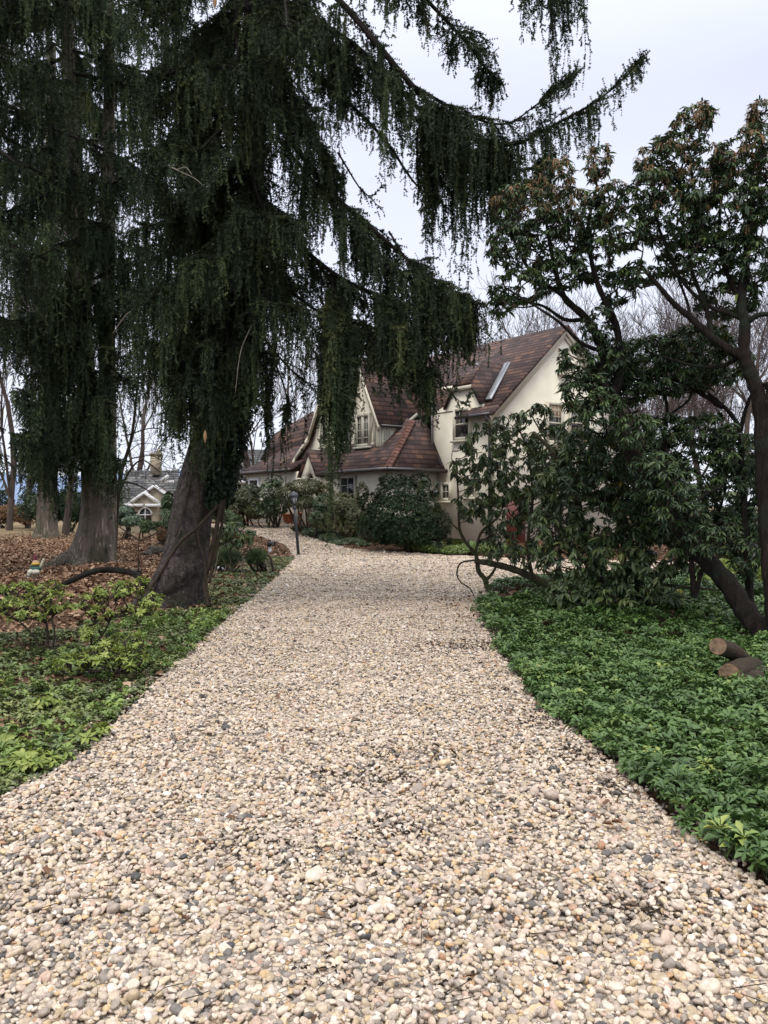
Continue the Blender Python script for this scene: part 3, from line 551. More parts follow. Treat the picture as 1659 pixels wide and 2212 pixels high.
mb.slab([H(5.29, -1.9, 6.98), H(5.93, -1.9, 5.2), H(5.75, -1.9, 5.1), H(5.27, -1.9, 6.7)], G_*.1, .5); mb.slab([H(5.29, -1.903, 6.98), H(3.9, -1.903, 4.38), H(3.92, -1.903, 4.15), H(5.27, -1.903, 6.7)], G_*.1, .5)
# right wing gable: raking boards with a kink at the peak
for (t0, z0), (t1, z1) in [((3.45, 7.82), (-.3, 4.46)), ((3.45, 7.82), (7.35, 4.86))]:
    for k, (dz0, dz1, o) in enumerate([(0, -.2, -.13), (-.2, -.34, -.06)]):
        sg = 1 if t1 < t0 else -1
        mb.slab([H(o-k*.001*sg, t0, z0+dz0), H(o-k*.001*sg, t1, z1+dz0), H(o-k*.001*sg, t1+sg*.05, z1+dz1), H(o-k*.001*sg, t0, z0+dz1)], -D_*-.05, .5)
mb.slab([H(.98, -.14, 5.62), H(1.94, -.14, 5.62), H(1.94, -.14, 5.5), H(.98, -.14, 5.5)], G_*.1, .5)
split_build(mb, 'bargeboard', 'trim', house)
# porch hip roof
zL = lambda t: 2.78+.93*(t+2.58); zR = lambda s: 2.78+1.66*(s-2.44)
roofpart('porch_roof', [[H(2.44, -2.58, 2.78), H(6.45, -2.58, 2.78), H(6.45, -1.35, zL(-1.35)), H(4.05, -1.35, zL(-1.35)), H(4.05, -.45, zL(-.45)), H(3.5, -.66, zR(3.5))]], D_, G_+UPV*.93, H(2.44, -2.58, 2.78))
roofpart('porch_roof', [[H(2.44, -2.58, 2.78), H(3.5, -.66, zR(3.5)), H(3.62, .0, zR(3.62)), H(3.2, .0, zR(3.2)), H(2.44, -.0, 2.78)]], G_, D_*.6+UPV, H(2.44, 0, 2.78))
mb = MB(); p0, p1 = H(2.44, -2.58, 2.80), H(3.5, -.66, zR(3.5)+.03); k_ = 15
for i in range(k_):
    a_, b_ = p0+(p1-p0)*(i/k_), p0+(p1-p0)*((i+1.25)/k_); sd = nrm(A([.97, -.1, 0]))*.13; lift = A([0, 0, .05]); c_ = A([0, 0, .07])
    mb.slab([a_-sd, a_+c_, b_+c_*.4, b_-sd-lift*.5], (0, 0, -.04), i/k_); mb.slab([a_+c_+A([.001, 0, 0]), a_+sd, b_+sd-lift*.5, b_+c_*.4+A([.001, 0, 0])], (0, 0, -.04), i/k_)
mb.build('hip_tiles', flat('hip_tile', (.13, .065, .05), .85, .2, noise=.5, nscale=3), house)
# entrance gable, left wing, rear hip
roofpart('entrance_roof', [[H(7.50, -2.62, 3.68), H(6.82, -2.62, 2.66), H(6.82, -1.4, 2.66), H(7.50, -1.4, 3.68)], [H(7.54, -2.62, 3.68), H(8.22, -2.62, 2.66), H(8.22, -1.4, 2.66), H(7.54, -1.4, 3.68)]], G_, D_*.66+UPV, H(6.8, -2.6, 2.66))
# left wing: its long side, a hipped end
HL = lambda s, t: H(s, t, 3.0+.62*(t+2.2))
roofpart('wing_roof', [[HL(9.5, -2.2), HL(14.4, -2.2), HL(13.0, -.35), HL(9.5, -.35)]], D_, G_+UPV*.62, H(9.5, -2.2, 3), extra=lambda mb: mb.slab([HL(14.4, -2.2), H(14.4, 1.6, 3.0), HL(13.0, -.35)], (0, 0, -.1), .5))
q0, q1, q2, q3 = P(676, 888, 36.5), P(590, 938, 37.5), P(562, 992, 36.5), P(676, 992, 35.2)
roofpart('rear_roof', [[q0, q1, q2, q3]], nrm(q3-q2), nrm(q0-q3), q3)
w_ = MB(); wall_t(w_, [(9.5, .4), (14.1, .4), (14.1, 2.92), (9.5, 2.92)], -1.9); w_.slab([H(14.1, -1.68, .4), H(14.1, 1.3, .4), H(14.1, 1.3, 2.9), H(14.1, -1.68, 2.9)], -D_*.2, .5)
w_.slab([H(3.0, 7.0, 0), H(14.1, 1.3, 0), H(14.1, 1.3, 2.8), H(3.0, 7.0, 2.8)], G_*.2, .5)
w_.build('wall', M['stucco'], house)
# entrance front with its round arch (a real opening, dark boarded back)
w_ = MB(); sc, zt = 7.52, 2.35; arc = [(sc-.30*math.cos(a), zt+.42*math.sin(a)) for a in np.linspace(0, math.pi, 13)]
wall_t(w_, [(6.9, .5)]+[(6.9, 2.68), (7.52, 3.6), (7.52, arc[6][1])]+arc[:6][::-1]+[(sc-.30, .5)], -2.5, .18)
wall_t(w_, [(8.14, .5)]+[(8.14, 2.68), (7.522, 3.6), (7.522, arc[6][1])]+arc[7:]+[(sc+.30, .5)], -2.5, .18)
w_.slab([H(6.92, -2.3, .5), H(6.92, -1.4, .5), H(6.92, -1.4, 2.6), H(6.92, -2.3, 2.6)], D_*.12, .5)
w_.build('entrance_wall', M['stucco'], house)
w_ = MB(); wall_t(w_, [(7.1, .5), (7.95, .5), (7.95, 2.9), (7.1, 2.9)], -1.9, .05); w_.build('door', flat('tan_door', (.20, .15, .09), .6, .3, noise=.2), house)
# half-timbering on the centre block
mb = MB()
def bar_t(s0, z0, s1, z1, t, w=.055, d=.03):
    a, b = H(s0, t, z0), H(s1, t, z1); ax = nrm(b-a); n2 = nrm(np.cross(ax, G_)); mb.slab([a-n2*w, b-n2*w, b+n2*w, a+n2*w], -G_*d, .5)
def bar_s(t0, z0, t1, z1, s, w=.055, d=.03):
    a, b = H(s, t0, z0), H(s, t1, z1); ax = nrm(b-a); n2 = nrm(np.cross(ax, D_)); mb.slab([a-n2*w, b-n2*w, b+n2*w, a+n2*w], -D_*d, .5)
bar_t(4.04, 3.55, 5.7, 3.55, -1.642, .07); bar_t(4.08, 3.3, 4.08, 4.45, -1.644); bar_t(4.42, 3.6, 4.42, 4.9, -1.646); bar_t(5.66, 3.3, 5.66, 5.2, -1.648)
bar_t(4.42, 3.75, 5.66, 3.75, -1.650); bar_t(4.98, 3.55, 4.98, 3.8, -1.652); bar_t(4.75, 3.9, 4.45, 4.9, -1.654)
bar_s(-1.6, 4.42, .2, 4.42, 4.028, .06); bar_s(-1.58, 3.3, -1.58, 4.4, 4.026); bar_s(-1.2, 3.8, -.9, 4.4, 4.024); bar_s(-1.35, 3.7, -1.35, 4.4, 4.022)
bar_s(-1.6, 3.75, .0, 4.9, 4.020)
mb.build('timber_frame', M['timber'], house)
# gutters and downpipes
mb = MB()
def gut(a, b, r=.065): mb.tube([a, (A(a)+A(b))/2, b], r, 8)
gut(H(-.2, -.42, 4.50), H(1.44, -.42, 4.50)); gut(H(2.36, -2.64, 2.74), H(6.5, -2.64, 2.74), .07); gut(H(2.37, -2.64, 2.742), H(2.37, .0, 2.74), .07); gut(H(3.82, -1.8, 4.36), H(3.82, .9, 4.36), .05)
gut(H(9.4, -2.27, 2.97), H(14.45, -2.27, 2.97), .06)
mb.tube([H(-.05, -.42, 4.5), H(-.05, -.4, 4.3), H(.10, -.1, 4.0), H(.12, -.1, 3.6), H(.12, -.1, .2)], .055, 8)
mb.tube([H(3.08, -.08, 6), H(3.08, -.08, 3.1), H(3.0, -.1, 2.75)], .05, 8)
mb.tube([H(3.25, -.07, 3.95), H(2.92, -.07, 3.42), H(2.5, -.07, 2.85)], .07, 8)
mb.tube([H(14.2, -2.25, 2.95), H(14.1, -2.2, 2.75), H(13.8, -2.0, 2.6), H(13.8, -1.98, .5)], .055, 8)
mb.tube([H(5.95, -1.75, 4.6), H(5.85, -1.75, 3.6), H(6.2, -1.9, 3.2), H(6.4, -2.5, 2.85)], .05, 8)
split_build(mb, 'gutter', 'gutter', house)
# chimney
mb = MB(); c = A([-.15, 32.2, 0]); ax = [G_, D_, UPV]
mb.box(c+A([0, 0, 6.7]), (.42, .28, 1.0), ax, .5); ch = mb.build('chimney', M['stucco'], house)
mb = MB(); mb.box(c+A([0, 0, 7.75]), (.5, .36, .07), ax, .5); mb.box(c+A([0, 0, 7.9]), (.44, .3, .08), ax, .5); mb.build('cap', flat('chimney_cap', (.30, .27, .2), .9, .2, noise=.3), ch)
def window(s, z, wd, ht, t=None, sp=None, cols=2, rows=3, sash=False, blind=False, mat='trim', dbl=False):
    """a window with its surround standing proud of a wall plane; t: wall faces left front, sp: wall faces right front"""
    if t is not None: c = H(s, t, z); ax = D_; nn = -G_
    else: c = H(sp, s, z); ax = G_; nn = -D_
    fr = MB(); e = .05
    for sg in (-1, 1):
        fr.box(c+ax*sg*(wd/2)+nn*.02, (e, .06, ht/2+e), [ax, nn, UPV]); fr.box(c+UPV*sg*(ht/2)+nn*.022, (wd/2-e, .058, e), [ax, nn, UPV])
    fr.box(c-UPV*(ht/2+.09)+nn*.05, (wd/2+.12, .09, .035), [ax, nn, UPV])
    if dbl: fr.box(c+nn*.021, (.07, .055, ht/2-e), [ax, nn, UPV])
    f = fr.build('window', M[mat], house)
    MB().box(c+nn*.012, (wd/2-.03, .012, ht/2-.03), [ax, nn, UPV]).build('pane', M['glass'], f)
    if blind: MB().box(c+nn*.028+UPV*ht*.33, (wd/2-.06, .003, ht*.15), [ax, nn, UPV]).build('blind', M['curtain'], f)
    b = MB()
    zr = [(-.5+(k+1)/rows) for k in range(rows-1)]
    if sash: b.box(c+nn*.034, (wd/2-.04, .016, .025), [ax, nn, UPV]); zr = [.5*(k+1)/rows for k in range(rows-1)]
    for q in zr: b.box(c+nn*.033+UPV*ht*q, (wd/2-.04, .012, .013), [ax, nn, UPV])
    segs = [(-.5, .5)] if not dbl else [(-.5, 0), (0, .5)]
    for a0, a1 in segs:
        for k in range(1, cols):
            q = a0+(a1-a0)*k/cols; zz = ht/4 if sash else 0; hh = ht/4 if sash else ht/2
            b.box(c+nn*.030+ax*wd*q+UPV*zz, (.013, .012, hh-.03), [ax, nn, UPV])
    b.build('glazing_bars', M[mat], f)
s, t, z = hit(1000, 916, t=0); window(s, z, .78, 1.0, t=0, cols=3, rows=2, sash=True)
s, t, z = hit(1018, 1052, t=0); window(s, z, .45, .6, t=0, cols=2, rows=2)
s, t, z = hit(1197, 914, s=0); window(t, z, .78, 1.35, sp=-.001, cols=4, rows=3, sash=True, blind=True)
s, t, z = hit(1244, 914, s=0); window(t, z, .78, 1.35, sp=-.001, cols=4, rows=3, sash=True)
s, t, z = hit(1217, 782, s=0); window(t, z, .42, .75, sp=-.001, cols=2, rows=2)
s, t, z = hit(787, 931, t=-1.64); window(s, z+.02, .80, 1.1, t=-1.66, cols=2, rows=4, dbl=True, mat='timber')
s, t, z = hit(704, 937, t=-1.4); window(s, z, .52, .95, t=-1.4, cols=2, rows=4, mat='timber')
s, t, z = hit(753, 1058, t=-2.2); window(s, z, .95, .95, t=-2.2, cols=2, rows=3, mat='timber')
s, t, z = hit(926, 925, t=1.2); window(s, z, .5, .8, t=1.2, cols=2, rows=2)
s, t, z = hit(550, 1062, t=-1.9); window(s, z, .9, 1.1, t=-1.9, cols=1, rows=2, mat='white')
s, t, z = hit(965, 1062, t=0); window(s, z, .45, .55, t=0, cols=2, rows=2)
mb = MB(); s, t, z = hit(1113, 1125, s=0); mb.box(H(-.04, t, 1.05), (.42, .03, .95), [G_, D_, UPV], .5); dr = mb.build('door', M['red'], house); dr['label'] = 'red door in the gable wall'
mb = MB(); mb.box(H(-.09, t+.32, 1.05), (.02, .03, .05), [G_, D_, UPV], .5); mb.build('handle', M['iron'], dr)
mb = MB(); mb.tube([H(2.5, 1.6, 6.1), H(2.5, 1.6, 6.75)], .05, 8); mb.build('vent_pipe', M['lead'], house)
# ------------------------------------------------------------------ grey-roofed house beyond
fh = thing('house', 'beige house with grey slate roof and white-trimmed gables far behind the trees', 'house', (-15, 55, -1.2))
def fuv(V): return np.stack([V[:, 0], V[:, 2]*1.25], 1)
YF = 52.
def FP(u, v, dy=0.): return P(u, v, YF+dy)
mb = MB(); mb.slab([FP(255, 1090), FP(392, 1090, 0), FP(385, 1016, 5), FP(270, 1016, 5)], (0, .1, -.12), .5); mb.slab([FP(255, 1090), FP(270, 1016, 5), FP(262, 1088, 9)], (.1, 0, -.1), .5)
mb.slab([FP(385, 1016, 5), FP(270, 1016, 5), FP(262, 1088, 10.2), FP(392, 1088, 10.2)], (0, 0, -.1), .5)
mb.slab([FP(480, 1040, -1), FP(545, 1040, -1), FP(575, 971, 3), FP(492, 971, 3)], (0, .1, -.12), .5); mb.slab([FP(575, 971, 3), FP(492, 971, 3), FP(480, 1040, 8), FP(600, 1040, 8)], (0, 0, -.12), .5)
mb.build('roof', M['slate'], fh, uv=fuv)
mb = MB(); z0 = -1.8
def fbox(u0, u1, v0, dy0, dy1, rn=.5):
    a, b = FP(u0, v0, dy0), FP(u1, v0, dy0); mb.slab([(a[0], a[1], z0), (b[0], b[1], z0), tuple(b), tuple(a)], (0, dy1-dy0, 0), rn)
fbox(262, 388, 1091, .4, 9); fbox(486, 560, 1043, -.5, 7); fbox(388, 500, 1062, 1, 8)
mb.build('wall', M['beige'], fh)
mb = MB()
def gable(uL, uR, uA, vA, vE, dy):
    a, l, r = FP(uA, vA, dy), FP(uL, vE, dy), FP(uR, vE, dy); mb.slab([l, r, a], (0, 1.5, 0), .5); return a, l, r
g1 = gable(285, 385, 335, 1053, 1090, -.6)
a, l, r = FP(313.5, 1069, -1.1), FP(283, 1092, -1.1), FP(344, 1092, -1.1); mb.slab([(l[0]+.15, l[1], z0), (r[0]-.15, r[1], z0), tuple(r-A([.15, 0, 0])), tuple(a), tuple(l+A([.15, 0, 0]))], (0, 1, 0), .5)
mb.build('gable_wall', M['beige'], fh)
mb = MB()
def rake(a, b, w=.15, d=.25):
    a, b = A(a), A(b); n2 = nrm(np.cross(b-a, A([0, 1., 0]))); n2 = n2 if n2[2] > 0 else -n2; mb.slab([a, b, b+n2*w, a+n2*w], (0, -d, 0), .5)
for (uL, uR, uA, vA, vE, dy) in ((283, 387, 335, 1052, 1091, -.6), (279, 348, 313.5, 1067, 1091, -1.1)):
    a, l, r = FP(uA, vA, dy), FP(uL, vE, dy), FP(uR, vE, dy); rake(l, a); rake(r, a)
    if dy < -1: mb.box(l+A([.4, -.15, -.02]), (.55, .15, .1)); mb.box(r+A([-.4, -.15, -.02]), (.55, .15, .1))
mb.box(FP(268, 1091, -.2), (.6, .12, .09)); mb.box(FP(512, 1041, -1.2), (1.5, .1, .1)); mb.box(FP(497, 1083, -1.2), (1.2, .08, .06)); mb.box(FP(490, 1076, -1.2), (1.2, .08, .05)); mb.box(FP(362, 1041, -1.3), (.4, .12, .1)); rake(FP(350, 1041, -1.3), FP(366, 1030, -1.3))
split_build(mb, 'white_trim', 'white', fh)
wc = FP(314, 1112, -1.15); mb = MB(); k = np.linspace(0, math.pi, 15); mb.slab([wc+A([.38*math.cos(x)*1.0, 0, .42*math.sin(x)]) for x in k]+[wc+A([-.38, 0, -.5]), wc+A([.38, 0, -.5])], (0, .04, 0), .5)
fw = mb.build('window', M['glass'], fh); mb = MB(); mb.tube([wc+A([.42*math.cos(x), -.03, .46*math.sin(x)]) for x in k]+[wc+A([-.42, -.03, -.5])], .06, 6); mb.box(wc+A([0, -.03, 0]), (.4, .03, .03)); mb.box(wc+A([0, -.033, -.1]), (.025, .03, .45)); mb.build('frame', M['white'], fw)
wc = FP(510, 1057, -.55); fw = MB().box(wc, (.36, .03, .35)).build('window', M['glass'], fh); mb = MB()
for sg in (-1, 1): mb.box(wc+A([sg*.38, -.03, 0]), (.05, .04, .42)); mb.box(wc+A([0, -.031, sg*.38]), (.33, .04, .05)); mb.box(wc+A([sg*.12, -.03, 0]), (.012, .02, .33))
mb.build('frame', M['white'], fw)
mb = MB(); mb.box(FP(337, 1002, 4), (.32, .3, .75)); mb.box(FP(337, 981, 4), (.38, .36, .08)); mb.tube([FP(343, 983, 4), FP(343, 970, 4)], .08, 8); mb.build('chimney', M['beige'], fh)
# ridge of hills on the horizon
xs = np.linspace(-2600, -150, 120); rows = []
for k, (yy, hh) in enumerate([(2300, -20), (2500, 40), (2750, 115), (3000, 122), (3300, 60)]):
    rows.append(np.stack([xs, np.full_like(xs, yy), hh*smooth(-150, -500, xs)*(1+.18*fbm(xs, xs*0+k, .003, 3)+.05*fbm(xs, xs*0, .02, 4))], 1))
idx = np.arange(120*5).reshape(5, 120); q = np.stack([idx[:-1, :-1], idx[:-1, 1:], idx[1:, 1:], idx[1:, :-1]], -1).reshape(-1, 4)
o = MB().add(np.vstack(rows), q).build('hills', flat('distant_hills', (.20, .26, .38), 1, 0, noise=.15, nscale=.01), smooth_=True); o['kind'] = 'structure'  # blue of the distant haze is painted into the base colour
# ------------------------------------------------------------------ small things
b0 = G(645, 1201); top = P(634, 1062, b0[1]); axz = nrm(top-b0); Lh = np.linalg.norm(top-b0)
lp = thing('lamp_post', 'dark metal lamp post with a glass lantern, leaning at the drive edge', 'lamp post', b0)
Xa = nrm(np.cross(A([0, 1., 0]), axz)); Rm = np.stack([Xa, np.cross(axz, Xa), axz], 1)
def lz(z): return b0+axz*z
MB().tube([lz(-.2), lz(Lh*.5), lz(Lh*.74)], [.045, .042, .038], 12).build('post', M['iron'], lp, True)
mb = MB(); mb.lathe(lz(0), [(.036, Lh*.72), (.05, Lh*.73), (.05, Lh*.77), (.032, Lh*.775), (.03, Lh*.80), (.07, Lh*.805), (.07, Lh*.815)], 12, .5, Rm); mb.box(lz(Lh*.75)-Xa*.03, (.03, .03, .05)); mb.build('collar', M['iron'], lp)
ln = MB()
for k in range(6):
    a = k*math.pi/3; v0 = Rm@A([.065*math.cos(a), .065*math.sin(a), Lh*.815]); v1 = Rm@A([.115*math.cos(a), .115*math.sin(a), Lh*.925]); ln.tube([b0+v0, b0+v1], .009, 5)
lo = ln.build('lantern', M['iron'], lp)
MB().lathe(b0, [(.058, Lh*.816), (.106, Lh*.924)], 6, .5, Rm).build('glass', M['lampglass'], lo)
MB().lathe(b0, [(.15, Lh*.922), (.158, Lh*.935), (.13, Lh*.955), (.09, Lh*.985), (.03, Lh*.997), (.02, Lh*1.01)], 14, .5, Rm).build('hood', M['iron'], lo, True)
# garden gnome among the leaves
g0 = G(68, 1250); gn = thing('garden_gnome', 'small painted garden gnome with tall dark red hat among fallen leaves', 'garden gnome', g0); sc = g0[1]/F
def gp(u, v, dy=0): return A([(u-U0)/F*(g0[1]), g0[1]+dy, CH-(v-V0)/F*g0[1]])
def blob(mb, c, r, k=12, rnd=.5):
    a = np.linspace(-math.pi/2, math.pi/2, 8); V = []; th = np.arange(k)/k*2*math.pi
    for x in a: V.append(np.stack([c[0]+r[0]*math.cos(x)*np.cos(th), c[1]+r[1]*math.cos(x)*np.sin(th), np.full(k, c[2]+r[2]*math.sin(x))], 1))
    q = A([[i*k+j, i*k+(j+1) % k, (i+1)*k+(j+1) % k, (i+1)*k+j] for i in range(7) for j in range(k)]); mb.add(np.vstack(V), q, rnd)
pc = lambda n, c: flat(n, c, .5, .4, noise=.25, nscale=20)
mb = MB(); blob(mb, gp(78, 1228), (.115, .09, .07)); blob(mb, gp(76, 1222), (.09, .08, .06)); mb.build('body', pc('gnome_green', (.03, .10, .08)), gn, True)
mb = MB(); blob(mb, gp(81, 1235, -.08), (.085, .07, .055)); blob(mb, gp(71, 1235, -.1), (.07, .06, .06)); blob(mb, gp(68, 1240, -.1), (.05, .05, .04)); mb.build('trousers', pc('gnome_white', (.50, .48, .39)), gn, True)
mb = MB(); blob(mb, gp(78, 1218, -.02), (.088, .085, .042)); mb.build('beard', pc('gnome_yellow', (.50, .33, .05)), gn, True)
mb = MB(); blob(mb, gp(77, 1214, -.01), (.060, .06, .045)); blob(mb, gp(77, 1215, -.075), (.015, .018, .013)); mb.build('face', pc('gnome_skin', (.5, .34, .22)), gn, True)
mb = MB(); c = gp(76, 1215); mb.lathe(c, [(.052, .01), (.046, .05), (.036, .11), (.02, .165), (.004, .185)], 12, .5); mb.build('hat', pc('gnome_red', (.12, .010, .022)), gn, True)
mb = MB(); mb.tube([gp(86, 1226), gp(90, 1219), gp(93, 1211)], [.034, .030, .026], 8, 8); blob(mb, gp(94, 1209), (.024, .024, .026)); mb.build('raised_arm', pc('gnome_cream', (.50, .48, .35)), gn, True)
mb = MB(); blob(mb, gp(67, 1247, -.12), (.07, .09, .04)); blob(mb, gp(78, 1248, -.14), (.06, .09, .04)); mb.build('boots', pc('gnome_dark', (.025, .04, .045)), gn, True)
# path lights, junction box
def floodlight(u, v, lab, n='garden_spotlight'):
    p = G(u, v); t_ = thing(n, lab, 'spotlight', p); MB().box(p+A([0, 0, .09]), (.05, .045, .1)).build('box', M['wplastic'], t_)
    mb = MB(); mb.tube([p+A([0, 0, .18]), p+A([.03, 0, .25])], .012, 6); mb.box(p+A([.04, -.02, .30]), (.12, .07, .07), [nrm(A([1, .2, .15])), nrm(A([-.2, 1, 0])), A([0, 0, 1.])]); mb.build('lamp_head', M['black'], t_)
floodlight(583, 1196, 'black garden spotlight on a white box at the bed edge by the lamp post')
p = G(475, 1234); mb = MB(); mb.box(p+A([0, 0, .06]), (.09, .05, .06), [nrm(A([1, .3, .2])), nrm(A([-.3, 1, 0])), A([0, 0, 1.])]); tag(mb.build('junction_box', M['wplastic']), 'small white box on the leaves right of the big spruce trunk', 'junction box')
# pots and brick step at the door
st = G(650, 1134); st[2] += .0
mb = MB(); mb.box(st+A([.3, .4, .05]), (.9, .35, .07), [nrm(A([1, .1, 0])), nrm(A([-.1, 1, 0])), A([0, 0, 1.])]); tag(mb.build('brick_step', M['brick']), 'low red brick step at the house entrance path', 'step')
for (u, v, lab, r_) in ((622, 1131, 'terracotta pot left of the lamp post, beside the shrubs', .26), (662, 1128, 'terracotta pot right of the lamp post, under the domed shrub', .3)):
    p = P(u, v, st[1]+.1); p[2] = float(terrain(p[0], p[1]))+.1; t_ = thing('flower_pot', lab, 'pot', p, 'terracotta pots by the entrance')
    MB().lathe(p, [(r_*.6, 0), (r_*.9, r_*1.1), (r_*1.05, r_*1.12), (r_*1.07, r_*1.4), (r_*.92, r_*1.4), (r_*.9, r_*1.2)], 20).build('pot', M['terra'], t_, True); MB().lathe(p, [(0.01, r_*1.22), (r_*.9, r_*1.22)], 20).build('soil', M['soil'], t_)
# logs in the ground cover
M['logbark'] = barkmat('log_bark', (.05, .035, .024), (.20, .15, .10), 22, .5, 1, (.09, .09, .05), .03)
def log(u0, v0, y0, u1, v1, y1, r_, lab):
    a, b = P(u0, v0, y0), P(u1, v1, y1); t_ = thing('cut_log', lab, 'log', (a[0], a[1], float(terrain(a[0], a[1]))), 'cut logs lying in the ground cover')
    q, rr = spline(A([a, (a+b)/2+A([.01, 0, .015]), b]), A([r_, r_*1.04, r_*.98]), 10); mb = MB(); mb.tubes(q[None], (rr*(1+.03*np.sin(np.arange(10)*2)))[None], 18); mb.build('bark', M['logbark'], t_, True)
    ax = nrm(a-b); X = nrm(np.cross(ax, A([0, 0, 1.]))); Z = np.cross(X, ax); th = np.arange(20)/20*2*math.pi
    mb = MB(); mb.poly([a+ax*.004+(X*math.cos(x)+Z*math.sin(x))*r_*.97 for x in th]); mb.build('cut_face', M['wood_end'], t_)
    mb = MB(); mb.poly([b-ax*.004+(X*math.cos(x)+Z*math.sin(x))*r_*.93 for x in th][::-1]); mb.build('cut_face', M['wood_end'], t_)
log(1551, 1396, 6.55, 1606, 1425, 7.15, .072, 'cut log lying across the other two, its sawn end highest')
log(1576, 1456, 6.2, 1630, 1440, 6.9, .084, 'thick cut log in the ground cover with a large round sawn end')
log(1606, 1478, 6.15, 1665, 1455, 6.7, .065, 'smaller log half hidden behind the thick sawn log')
# grey wall at the right edge beyond the shrubs
mb = MB(); p = P(1700, 1150, 18.); mb.box((p[0]+.4, 18, .38), (1.3, .12, .40)); wl = tag(mb.build('garden_wall', flat('grey_painted_wall', (.16, .16, .18), .7, .3, noise=.1)), 'low grey wall seen through stems at the right edge', 'wall')
mb = MB(); mb.box((p[0]+.4, 17.98, .81), (1.36, .17, .03)); mb.build('coping', M['white'], wl)
# rocks
rr = random.Random(4)
def rock(c, r_, lab, grp):
    bm = bmesh.new(); bmesh.ops.create_icosphere(bm, subdivisions=3, radius=1); ph = [rr.uniform(0, 6) for _ in range(4)]
    for v in bm.verts:
        k = 1+.18*math.sin(3*v.co.x+ph[0])*math.cos(2*v.co.y+ph[1])+.1*math.sin(6*v.co.z+ph[2]+3*v.co.x); v.co = v.co*k; v.co.x *= r_[0]; v.co.y *= r_[1]; v.co.z *= r_[2]
    me = bpy.data.meshes.new('rock'); bm.to_mesh(me); bm.free(); me.materials.append(M['stone']); me.polygons.foreach_set('use_smooth', np.ones(len(me.polygons), bool))
    o = bpy.data.objects.new('rock', me); S.collection.objects.link(o); o.location = tuple(c); o.rotation_euler = (0, 0, rr.uniform(0, 3)); tag(o, lab, 'rock', grp)
grp = 'rocks heaped on the leaves between the trunks'
for (u, v, sx, lab) in ((335, 1196, .5, 'flat mossy rock in the middle of the heap between the trunks'), (352, 1190, .35, 'rock at the right end of the heap, touching the big trunk outline'), (318, 1200, .3, 'small dark rock at the left of the heap between the trunks'), (350, 1178, .3, 'topmost rock of the heap between the trunks'), (330, 1186, .28, 'dark rock at the back of the heap between the trunks'), (362, 1202, .3, 'greenish rock in front of the heap by the big trunk')):
    p = G(u, v); rock(p+A([0, 0, .03]), (sx*.55, sx*.42, sx*.34), lab, grp)
for (u, v, sx, lab) in ((290, 1237, .42, 'brown flat rock on the leaves just behind the arched fallen branch'), (362, 1232, .35, 'long grey rock behind the right end of the fallen branch')):
    p = G(u, v); rock(p+A([0, 0, .01]), (sx*.75, sx*.4, sx*.2), lab, 'flat rocks behind the fallen branch')
# ------------------------------------------------------------------ needles: bottle-brush triangles along lines
def brush(mb, Pt, Tn, size, rng, k=3, rnd=None, back=.9, fwd=.9):
    """Pt points, Tn tangents, size needle length; k needle tufts round each point"""
    n = len(Pt); ref = np.where(np.abs(Tn[:, 2:3]) > .9, A([[1., 0, 0]]), A([[0, 0, 1.]])); X = nrm(np.cross(ref, Tn)); Yv = np.cross(Tn, X)
    size = np.broadcast_to(size, (n,))[:, None, None]
    a = rng.uniform(0, 6.28, (n, 1))+np.arange(k)[None]*6.283/k+rng.normal(0, .3, (n, k)); o = np.cos(a)[..., None]*X[:, None]+np.sin(a)[..., None]*Yv[:, None]
    T = Tn[:, None]; b = Pt[:, None]
    V = np.stack([b-T*size*back*.5+o*0, b+T*size*back*.5+o*0, b+T*size*fwd*rng.uniform(.6, 1.2, (n, k, 1))+o*size*rng.uniform(.7, 1.15, (n, k, 1))], 2).reshape(-1, 3)
    r = rng.random((n, k)) if rnd is None else np.clip(rnd[:, None]+rng.normal(0, .07, (n, k)), 0, 1)
    mb.add(V, np.arange(len(V)).reshape(-1, 3), np.repeat(r.ravel(), 3))
def strands(mb, St, Ln, out, step, size, rng, k=3, rnd=None, wig=.03, side_every=.12):
    """hanging cords of needles from St, length Ln, first leaning along out"""
    n = np.maximum(2, (Ln/step).astype(int)); ids = np.repeat(np.arange(len(St)), n); t = (np.arange(n.sum())-np.repeat(np.cumsum(n)-n, n))*step+rng.uniform(0, step, n.sum())
    L_ = Ln[ids]; f = t/L_; ph = rng.uniform(0, 6.28, (len(St), 2))[ids]; fr = rng.uniform(3, 9, len(St))[ids]
    o = out[ids]; lean = (1-np.exp(-f*4))
    Pt = St[ids]+o*lean[:, None]*.9; Pt[:, 2] -= t*(1-.0*f); Pt[:, 0] += wig*np.sin(t*fr+ph[:, 0])*f; Pt[:, 1] += wig*np.sin(t*fr+ph[:, 1])*f
    Tn = nrm(np.stack([o[:, 0]*4*np.exp(-f*4)/L_, o[:, 1]*4*np.exp(-f*4)/L_, -np.ones_like(t)], 1)+rng.normal(0, .12, (len(t), 3)))
    sz = size*(1-.35*f)*rng.uniform(.8, 1.2, len(t)); r = None if rnd is None else rnd[ids]
    brush(mb, Pt, Tn, sz, rng, k, r)
    # short forward-pointing side twigs that ruffle the cords
    m_ = rng.random(len(t)) < step/side_every; b = Pt[m_]; o2 = nrm(rng.normal(0, 1, (len(b), 3))*A([1, 1, .3])+A([0, 0, -1.])*rng.uniform(.9, 2.2, (len(b), 1))); tw = rng.uniform(.04, .13, len(b))*size/.03; K2 = 4
    TP = b[:, None]+o2[:, None]*(tw[:, None]*(np.arange(K2)+.6)/K2)[..., None]; brush(mb, TP.reshape(-1, 3), np.repeat(o2, K2, 0), size*.9, rng, k, None if r is None else np.clip(np.repeat(r[m_], K2)+.08, 0, 1))
